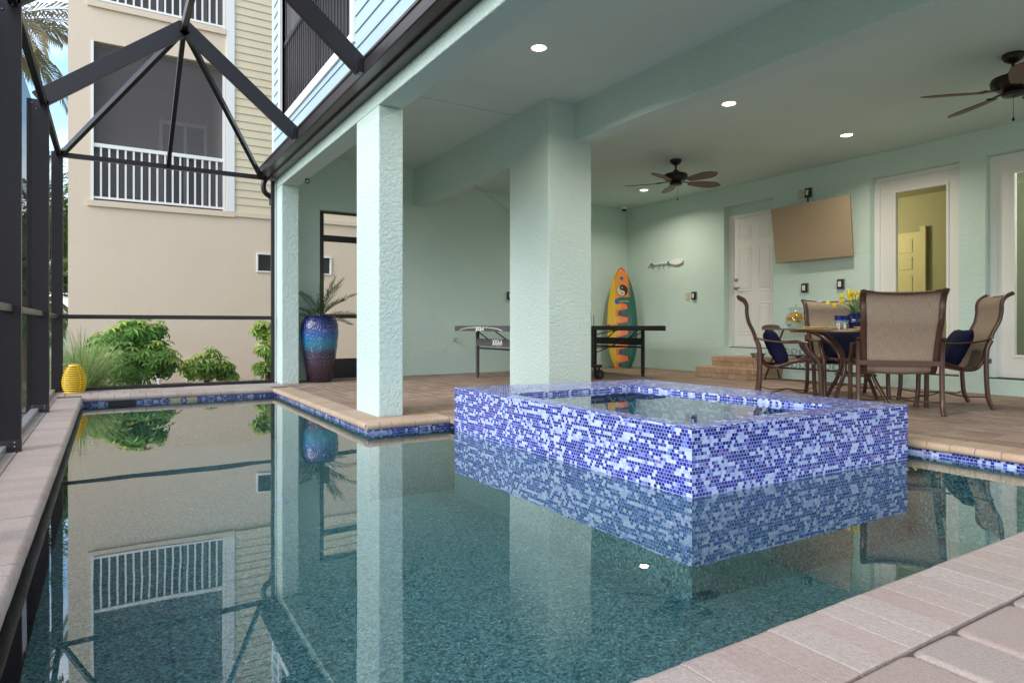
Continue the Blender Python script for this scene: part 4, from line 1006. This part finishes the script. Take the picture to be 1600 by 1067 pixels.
# yin-yang emblem: discs laid on the face
def disc(r, x, z, y, mat, nm, a0=0, a1=360):
    m = MB(); m.face([(x, y, z)]+[]) if 0 else None
    pts = [(x+r*math.cos(R(a0+(a1-a0)*k/28)), y, z+r*math.sin(R(a0+(a1-a0)*k/28))) for k in range(29)]
    m.face(pts); return m.build(nm, mat, t)
zc = 1.40; 
disc(.105, 0, zc, -.0330, 'black', 'emblem_ring'); disc(.098, 0, zc, -.0345, 'cream_plate', 'emblem_light'); disc(.098, 0, zc, -.0355, 'black', 'emblem_dark', -90, 90)
disc(.049, 0, zc+.049, -.0365, 'black', 'emblem_dark'); disc(.049, 0, zc-.049, -.0365, 'cream_plate', 'emblem_light'); disc(.012, 0, zc+.049, -.0375, 'cream_plate', 'emblem_dot'); disc(.012, 0, zc-.049, -.0375, 'black', 'emblem_dot')
disc(.032, -.005, 1.62, -.0335, 'bluedrain', 'emblem_dot')
m = MB()
for k in range(9): m.box(-.06+.020*k, -.052+.020*k, -.0365, -.0345, 1.185+.004*(k % 2), 1.222-.006*((k*5) % 3))
m.build('painted_strokes', 'cream_plate', t)
m = MB(); m.lathe([(.05, 0), (.001, 0)], (0, 0, 0), 20, capb=False); m.xf(Matrix.Translation((-.09, -.0345, 1.20)) @ Matrix.Rotation(R(90), 4, 'X')); m.build('painted_spot', 'bluedrain', t)
t.rotation_euler = (R(-4.5), 0, R(-28))
t.location = (7.82, 8.82, .0)
# ------------------------------------------------------------------ glazed pot with palm
m = MB(); m.lathe([(.145, 0), (.165, .02), (.20, .25), (.235, .48), (.252, .66), (.245, .78), (.215, .85), (.195, .87), (.205, .885), (.20, .89), (.175, .885), (.165, .86), (.001, .84)], (0, 0, 0), 64)
o = m.build('glazed_pot', 'potglaze', smooth=True, loc=(2.42, 8.86, 0)); tag(o, 'tall glossy pot shading from cobalt through turquoise to brown by the column', 'pot')
def frond(m, base, az, el, L_, droop, nl=26, ll=.22, lw=.012, tint=None, curl=.6, fold=.5):
    az = R(az); el = R(el); d = Vector((math.cos(az)*math.cos(el), math.sin(az)*math.cos(el), math.sin(el))); p = Vector(base); pts = [p.copy()]; n = 16
    for i in range(n):
        d = (d+Vector((0, 0, -droop/n))).normalized(); p = p+d*L_/n; pts.append(p.copy())
    m.tube(pts, .006*max(1, L_/.9), 5, taper=[1-.8*i/n for i in range(n+1)], tint=.5)
    for k in range(nl):
        u = .18+.82*k/(nl-1); i = min(n-1, int(u*n)); q = pts[i].lerp(pts[i+1], u*n-i if u*n-i <= 1 else 1); dd = (pts[i+1]-pts[i]).normalized()
        side = dd.cross(Vector((0, 0, 1))); side = side.normalized() if side.length > .01 else Vector((1, 0, 0)); upv = side.cross(dd).normalized()
        l = ll*(.55+.45*math.sin(math.pi*min(1, u*1.05)))*random.uniform(.85, 1.1)
        for s in (-1, 1):
            ld = (side*s*.8+dd*(.55+.5*u)+upv*fold*random.uniform(.3, 1)).normalized(); e1 = q+ld*l*.5; e2 = q+(ld+Vector((0, 0, -curl*.35))).normalized()*l; wv = dd.cross(ld).cross(ld).normalized()*lw
            t_ = random.random() if tint is None else tint
            m.face([q, e1+wv*.8, e2, e1-wv*.8], t_)
def potted():
    random.seed(14); m = MB()
    for az, el, L_, dr in [(-20, 82, .60, .2), (-30, 66, .62, .5), (-25, 48, .60, .6), (-60, 62, .55, .6), (-35, 26, .56, .75), (150, 42, .50, .8), (170, 22, .40, .5), (0, 10, .42, .6), (-8, 74, .58, .4), (230, 40, .38, .8), (120, 62, .5, .8), (-28, 52, .42, .7)]:
        frond(m, (random.uniform(-.03, .03), random.uniform(-.03, .03), 0), az, el, L_, dr, 26, .19, .006, None, .25, .5)
    o = m.build('potted_palm', 'frond', loc=(2.42, 8.86, .84)); tag(o, 'green feathery palm growing in the tall glazed pot', 'palm')
potted()
# ------------------------------------------------------------------ pool cage
cage = empty('pool_cage', 'dark bronze aluminium screen enclosure with a mansard roof over the pool', 'screen enclosure', (.6, 5, 0))
CO = Vector((.6, 5, 0))
def cbar(nm, a, b, w_, h, up=(0, 0, 1), mat='bronze'):
    m = MB(); m.bar(Vector(a)-CO, Vector(b)-CO, w_, h, up); return m.build(nm, mat, cage, bevel=.003)
EZ, RZ, RX = 2.75, 3.67, .613
YP = [9.05, 7.06, 4.95, 2.9, .9]
for i, y in enumerate(YP):
    w0 = .11 if i == 0 else .16
    p = cbar('post', (-.46-w0/2, y, -.01), (-.46-w0/2, y, EZ), w0, .052, (0, 1, 0))
    if i:
        q = MB(); q.box(-.46-w0-.004, -.456, y-.032, y-.027, 0.0, .07); q.box(-.46-w0-.03, -.456, y-.07, y-.026, 0, .006)
        for v in range(len(q.v)): q.v[v] = tuple(Vector(q.v[v])-CO)
        q.build('foot_bracket', 'gutterm', p)
        q = MB()
        for (dx, z) in ((.03, .03), (.08, .03), (.12, .03), (.03, .055), (.12, .055), (.04, 2.70), (.09, 2.66), (.12, 2.71)):
            q.ball((-.46-dx-CO.x, y-.034-CO.y, z), .006, 8, 4)
        q.build('screws', 'steel', p)
for i, y in enumerate(YP[1:], 1):
    cbar('roof_beam', (-.54, y, EZ-.0), (RX+.01, y, RZ), .052, .145); cbar('roof_beam', (RX, y, RZ), (1.685, y, EZ+.03), .052, .145)
    for xx, zz in ((1.66, 2.80),): cbar('wall_bracket', (1.655, y, 2.74), (1.655, y, 2.87), .06, .062, (0, 1, 0))
cbar('ridge_beam', (RX, 7.1, RZ), (RX, -1, RZ), .05, .10)
cbar('hip_rafter', (RX, 7.06, RZ-.02), (-.47, 9.05, EZ-.02), .045, .06); cbar('hip_rafter', (RX, 7.06, RZ-.02), (.61, 9.05, EZ-.02), .045, .06); cbar('hip_rafter', (RX, 7.06, RZ-.02), (1.70, 9.05, EZ-.02), .045, .06)
cbar('eave_rail', (-.50, 9.08, 2.735), (-.50, -1, 2.735), .05, .06); cbar('eave_rail', (-.47, 9.05, 2.722), (1.76, 9.05, 2.722), .05, .055)
cbar('chair_rail', (-.52, 9.05, .865), (-.52, -1, .865), .05, .045); cbar('chair_rail', (-.46, 9.05, .865), (1.84, 9.05, .865), .045, .05)
cbar('base_rail', (-.56, 9.0, .02), (-.56, -1, .02), .06, .035, mat='greyplate'); cbar('base_rail', (-.46, 9.05, .02), (1.84, 9.05, .02), .05, .04)
cbar('post', (1.855, 9.08, -.01), (1.855, 9.08, 2.70), .045, .045)
for i in range(4):
    m = MB(); a, b = YP[i], YP[i+1]; m.face([Vector(p)-CO for p in ((-.585, a, .02), (-.585, b, .02), (-.585, b, EZ), (-.585, a, EZ))]); m.build('screen_panel', 'mesh_side', cage)
m = MB(); m.face([Vector(p)-CO for p in ((-.46, 9.06, .02), (1.84, 9.06, .02), (1.84, 9.06, 2.70), (-.46, 9.06, 2.70))]); m.build('screen_panel', 'mesh_back', cage)
# yellow lantern
t = empty('garden_lantern', 'yellow beehive shaped slatted lantern on the pool corner coping', 'lantern', (-.345, 8.88, .0))
prof = [(.085, .0), (.105, .03), (.118, .08), (.12, .12), (.112, .17), (.095, .215), (.075, .25), (.055, .275)]
import bisect
def pr(z):
    for (r0, z0), (r1, z1) in zip(prof, prof[1:]):
        if z0 <= z <= z1: return r0+(r1-r0)*(z-z0)/(z1-z0)
    return prof[-1][0]
m = MB(); z = .012
while z < .275:
    r_ = pr(z); m.tube([(r_*math.cos(R(k*12)), r_*math.sin(R(k*12)), z) for k in range(31)], .0075, 6, cap=False, tint=.5); z += .0215
for k in range(4):
    a = R(90*k+35); m.tube([((pr(zz)-.006)*math.cos(a), (pr(zz)-.004)*math.sin(a), zz) for zz in (0, .05, .1, .15, .2, .25, .275)], .007, 6)
m.lathe([(.105, 0), (.108, .006), (.001, .008)], (0, 0, 0), 28); m.lathe([(.06, .27), (.055, .285), (.03, .29), (.001, .288)], (0, 0, 0), 24); m.build('slatted_shell', 'yellow', t, smooth=True)
m = MB(); m.lathe([(.075, .01), (.09, .1), (.07, .2), (.045, .26)], (0, 0, 0), 24); m.build('inner_liner', 'trunk', t, smooth=True)
m = MB(); m.tube(spline([(.05, 0, .27), (0, -.02, .30), (-.08, -.02, .295), (-.11, 0, .28), (-.05, .03, .27)], 6), .004, 6); m.build('handle', 'greyplate', t); t.scale = (.97, .97, 1.12)
# ------------------------------------------------------------------ neighbouring building
nb = empty('apartment_building', 'beige stucco neighbour building with white railed porches and cream siding', 'building', (2, 12.5, 0)); NO = Vector((2, 12.5, 0)); YN = 12.5
def nbox(nm, mat, *bs, parent=None, bevel=0):
    m = MB()
    for b in bs: m.box(*b)
    for v in range(len(m.v)): m.v[v] = tuple(Vector(m.v[v])-NO)
    return m.build(nm, mat, parent or nb, bevel=bevel)
XL = -.57; PX0, PX1 = -.262, 1.744; W2 = [(2.80, 5.38), (6.03, 8.5)]
nbox('wall', 'beige', (XL, PX0, YN, YN+.25, -.5, 9.6), (PX0, PX1, YN, YN+.25, -.5, 2.80), (PX0, PX1, YN, YN+.25, 5.38, 6.03), (PX0, PX1, YN, YN+.25, 8.5, 9.6), (PX1, 2.27, YN, YN+.25, -.5, 9.6), (2.27, 3.64, YN, YN+.25, -.5, 1.74), (2.27, 3.64, YN, YN+.25, 2.09, 9.6), (3.64, 9, YN, YN+.25, -.5, 9.6))
nbox('wall', 'beige', (XL, XL+.25, YN+.25, 24, -.5, 9.6), (8.75, 9, YN+.25, 24, -.5, 9.6), (XL, 9, 24, 24.2, -.5, 9.6), (XL-.2, 9.2, YN-.2, 24.3, 9.6, 9.8), (PX1+.05, PX1+.15, YN+.25, 16, 2.5, 9.6))
o = lap('siding', 'cream', nb, 'y', YN, -1, 1.90, 9.0, 2.80, 9.6, .137)
for v in o.data.vertices: v.co -= NO
nbox('corner_trim', 'white', (1.76, 1.895, YN-.03, YN+.002, 2.80, 9.6)); nbox('band_trim', 'beige', (PX0-.05, 1.9, YN-.035, YN+.001, 2.70, 2.795), (1.9, 9, YN-.03, YN+.001, 2.72, 2.80)); nbox('band_trim', 'beige', (PX0-.05, 1.76, YN-.035, YN+.001, 5.93, 6.028))
for (z0, z1) in W2:
    fr_ = nbox('porch_frame', 'white', (PX0, PX0+.035, YN-.01, YN+.08, z0, z1), (PX1-.035, PX1, YN-.01, YN+.08, z0, z1))
    bs = [(PX0+.035, PX1-.035, YN+.01, YN+.06, z0+.87, z0+.93), (PX0+.035, PX1-.035, YN+.01, YN+.05, z0+.03, z0+.065)]; n = 17
    for k in range(1, n): x = PX0+.02+(PX1-PX0-.04)*k/n; bs.append((x-.014, x+.014, YN+.02, YN+.045, z0+.065, z0+.87))
    nbox('railing', 'white', *bs, parent=nb)
    m = MB(); m.face([Vector(p)-NO for p in ((PX0, YN+.085, z0), (PX1, YN+.085, z0), (PX1, YN+.085, z1), (PX0, YN+.085, z1))]); m.build('porch_screen', 'mesh_porch', nb)
    nbox('porch_interior', 'porchwall', (PX0-.05, PX1+.04, YN+2.6, YN+2.7, z0, z1+.2), (PX0-.06, PX0-.001, YN+.26, YN+2.6, z0, z1+.2), (PX0-.06, PX1+.04, YN+.26, YN+2.6, z0-.2, z0-.0), (PX0-.06, PX1+.04, YN+.255, YN+2.6, z1+.2, z1+.3))
    nbox('sliding_door', 'white', (.85, .92, YN+2.55, YN+2.6, z0, z0+2.1), (1.30, 1.36, YN+2.55, YN+2.6, z0, z0+2.1), (1.68, 1.74, YN+2.55, YN+2.6, z0, z0+2.1), (.85, 1.74, YN+2.55, YN+2.6, z0+2.1, z0+2.18))
    nbox('door_pane', 'darkroom', (.92, 1.30, YN+2.57, YN+2.595, z0, z0+2.1), (1.36, 1.68, YN+2.57, YN+2.595, z0, z0+2.1))
nbox('porch_chair', 'greyplate', (.1, .5, YN+1.2, YN+1.6, 3.1, 3.15), (.1, .5, YN+1.6, YN+1.64, 3.1, 3.7), (.1, .13, YN+1.2, YN+1.24, 2.8, 3.1), (.47, .5, YN+1.2, YN+1.24, 2.8, 3.1))
wf = nbox('window', 'white', (2.27, 3.64, YN-.02, YN+.03, 1.74, 1.765), (2.27, 3.64, YN-.02, YN+.03, 2.065, 2.09), (2.27, 2.295, YN-.02, YN+.03, 1.765, 2.065), (3.615, 3.64, YN-.02, YN+.03, 1.765, 2.065), (2.93, 2.98, YN-.01, YN+.03, 1.765, 2.065))
nbox('pane', 'navyglaze' if 0 else 'gutterm', (2.295, 2.93, YN+.03, YN+.04, 1.765, 2.065), (2.98, 3.615, YN+.03, YN+.04, 1.765, 2.065), parent=nb)
# utility box and pvc stub
t = empty('utility_box', 'small beige utility box with conduit low on the beige wall', 'utility box', (1.15, 12.48, 0))
m = MB(); m.box(-.05, .05, -.07, .015, .08, .18); m.build('box', 'cream_plate', t, bevel=.004); m = MB(); m.tube([(-.02, -.03, .09), (-.02, -.03, -.22)], .014, 8); m.build('conduit', 'cream_plate', t)
m = MB(); m.lathe([(.016, -.22), (.016, .04), (.022, .045), (.022, .075), (.001, .08)], (0, 0, 0), 14); o = m.build('sprinkler_riser', 'plum', smooth=True, loc=(.54, 9.55, 0)); tag(o, 'short white plastic sprinkler pipe behind the far coping', 'pipe')
m = MB(); random.seed(2); m.tube(spline([(.1, 10.2, -.19), (.6, 10.5, -.14), (1.1, 10.3, -.17), (1.6, 10.9, -.12), (2.2, 11.2, -.18)], 6), .012, 6); o = m.build('irrigation_hose', 'black', smooth=True); tag(o, 'black irrigation hose running through the planting bed', 'hose')
# ------------------------------------------------------------------ shrubs
def cluster(m, c, nrm, L_, n=7, w_=.3, tb=0):
    n_ = Vector(nrm).normalized(); a = n_.orthogonal().normalized(); b = n_.cross(a); ph = random.uniform(0, 6); t0 = min(1, max(0, tb+random.uniform(-.25, .25)))
    for k in range(n):
        an = ph+2*math.pi*k/n; d = (a*math.cos(an)+b*math.sin(an)+n_*-.25).normalized(); s = n_.cross(d).normalized()*L_*w_*.5
        p0 = Vector(c); p1 = p0+d*L_*.55+n_*.01; p2 = p0+d*L_+n_*-L_*.15; m.face([p0, p1+s, p2, p1-s], min(1, max(0, t0+random.uniform(-.12, .12))))
def shrub(name, loc, blobs, ncl, leaf, mat, label, cat='shrub', stems=7, seed=1, L_=.10, group=None):
    random.seed(seed); t = empty(name, label, cat, loc, 0, group); m = MB()
    tot = sum(b[3]**2 for b in blobs)
    for (x, y, z, r_) in blobs:
        for k in range(int(ncl*r_**2/tot)):
            d = Vector((random.gauss(0, 1), random.gauss(0, 1), random.gauss(0, 1)+.25)).normalized(); rad = r_*random.uniform(.55, 1.08)*(1+.2*mnoise.noise(d*3+Vector((x, y, z))*3)) if random.random() > .12 else r_*random.uniform(1.1, 1.4)
            c = Vector((x, y, z))+Vector((d.x, d.y, d.z*.85))*rad
            if c.z < .02: continue
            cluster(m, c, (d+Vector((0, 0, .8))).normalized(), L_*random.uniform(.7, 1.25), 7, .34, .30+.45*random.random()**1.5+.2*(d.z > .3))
    m.build('foliage', mat, t); m = MB()
    for k in range(stems):
        b = random.choice(blobs); m.tube(spline([(random.uniform(-.06, .06), random.uniform(-.06, .06), -.02), (b[0]*.4+random.uniform(-.05, .05), b[1]*.4, b[2]*.5), (b[0], b[1], b[2]+b[3]*.3)], 5), .012, 6, taper=[1-.6*i/10 for i in range(11)])
    m.build('stems', 'woodstem', t, smooth=True)
shrub('umbrella_shrub', (.28, 10.9, -.21), [(-.33, 0, .62, .24), (-.12, .05, .80, .24), (.10, 0, .88, .22), (.30, .05, .90, .16), (.22, 0, .52, .30), (-.12, -.1, .45, .30), (.42, 0, .42, .20), (.0, 0, .28, .22), (-.45, 0, .75, .12)], 600, None, 'leaf', 'large dense green umbrella shrub against the beige wall', seed=4, L_=.125, group='garden shrubs')
shrub('umbrella_shrub', (1.32, 11.5, -.21), [(-.22, 0, .30, .17), (0, 0, .30, .2), (.22, 0, .28, .18), (.10, 0, .52, .12), (-.08, 0, .45, .10), (.36, 0, .15, .12)], 190, None, 'leafpale', 'low yellow green umbrella shrub in the middle of the garden bed', seed=8, L_=.12, group='garden shrubs')
shrub('umbrella_shrub', (2.18, 11.2, -.21), [(-.06, 0, .92, .15), (.10, 0, .85, .16), (-.02, 0, .60, .15), (.12, 0, .45, .16), (-.05, 0, .28, .13), (.2, 0, .95, .12), (.2, 0, .3, .15)], 150, None, 'leafpale', 'tall sparse umbrella shrub beside the corner column', seed=12, L_=.13, group='garden shrubs')
def grass_clump():
    random.seed(31); m = MB()
    for k in range(1900):
        a = random.uniform(0, 6.283); L_ = random.uniform(.55, 1.05); el = R(random.uniform(30, 84)); d = Vector((math.cos(a)*math.cos(el), math.sin(a)*math.cos(el), math.sin(el))); p = Vector((random.gauss(0, .05), random.gauss(0, .05), 0)); s = Vector((-math.sin(a), math.cos(a), 0))*.0048; pv = None; n = 7; t_ = random.random()
        for i in range(n+1):
            w_ = 1-(i/n)**2*.9
            if pv: m.face([pv[0], pv[1], p+s*w_, p-s*w_], t_)
            pv = (p-s*w_, p+s*w_); d = (d+Vector((0, 0, -.17))).normalized(); p = p+d*L_/n
    o = m.build('ornamental_grass', 'blade', loc=(-.30, 9.95, -.21)); tag(o, 'arching fountain grass clump behind the yellow lantern', 'grass clump')
grass_clump()
# palms and trees behind the cage on the left
def palm(loc, h, n, L_, mat, label, seed, ll=.5, lean=(0, 0), lw=.02, nl=34, elr=(-20, 70), group='palms left of the beige building'):
    random.seed(seed); t = empty('palm_tree', label, 'palm tree', loc, 0, group); m = MB()
    tp = Vector((lean[0], lean[1], h)); m.tube(spline([(0, 0, 0), (lean[0]*.3, lean[1]*.3, h*.5), tuple(tp)], 8), .13, 10, taper=[1.2-.5*i/16 for i in range(17)]); m.build('trunk', 'trunk', t, smooth=True); m = MB()
    for k in range(n): frond(m, tuple(tp), 360*k/n*2.4+random.uniform(-12, 12), random.uniform(*elr), L_*random.uniform(.8, 1.1), random.uniform(.9, 1.6), nl, ll, lw, None, 1.2, .25)
    m.build('crown', mat, t)
palm((-1.95, 16.4, -.22), 6.9, 20, 2.3, 'frondgrey', 'tall palm with silvery drooping fronds against the sky', 5, .6, lw=.03)
palm((-1.3, 17.0, -.22), 3.3, 20, 1.6, 'frond', 'mid height green palm at the edge of the beige building', 6, .4)
palm((-1.25, 14.3, -.22), 1.5, 22, 1.4, 'frond', 'low bushy palm behind the fountain grass', 7, .38)
def tree(loc, h, r_, label, seed, ncl=1500, group='trees on the lawn side'):
    random.seed(seed); t = empty('broadleaf_tree', label, 'tree', loc, 0, group); m = MB(); m.tube(spline([(0, 0, 0), (.1, .05, h*.3), (0, 0, h*.65)], 6), .14, 8, taper=[1.2-.6*i/12 for i in range(13)])
    bl = []
    for k in range(11):
        a = random.uniform(0, 6.28); q = random.uniform(0, r_*.7); z = h*random.uniform(.45, .95); bl.append((q*math.cos(a), q*math.sin(a), z, r_*random.uniform(.3, .5))); m.tube(spline([(0, 0, h*.35), (bl[-1][0]*.5, bl[-1][1]*.5, z*.75), bl[-1][:3]], 4), .045, 6)
    m.build('trunk', 'woodstem', t, smooth=True); m = MB()
    for k in range(ncl):
        b = random.choice(bl); d = Vector((random.gauss(0, 1), random.gauss(0, 1), random.gauss(0, 1))).normalized(); c = Vector(b[:3])+d*b[3]*random.uniform(.4, 1.1); cluster(m, c, (d+Vector((0, 0, .5))).normalized(), random.uniform(.14, .24), 5, .5, random.random())
    m.build('crown', 'treeleaf', t)
tree((-1.9, 20.5, -.22), 4.0, 2.2, 'leafy green tree beyond the palms at the left edge', 3)
tree((-10.5, 12.5, -.22), 4.2, 1.8, 'leafy tree outside the left screen wall, far one', 8, 1200)
tree((-11, 6.5, -.22), 3.8, 1.7, 'leafy tree outside the left screen wall, near one', 9, 1200)
tree((-5.5, 24, -.22), 4.5, 2.3, 'leafy tree far beyond the left screen wall, behind the palms', 13, 1200)
tree((-9.5, 20, -.22), 4.8, 2.4, 'leafy tree far to the left of the palms', 14, 1200)
bpy.context.view_layer.update()
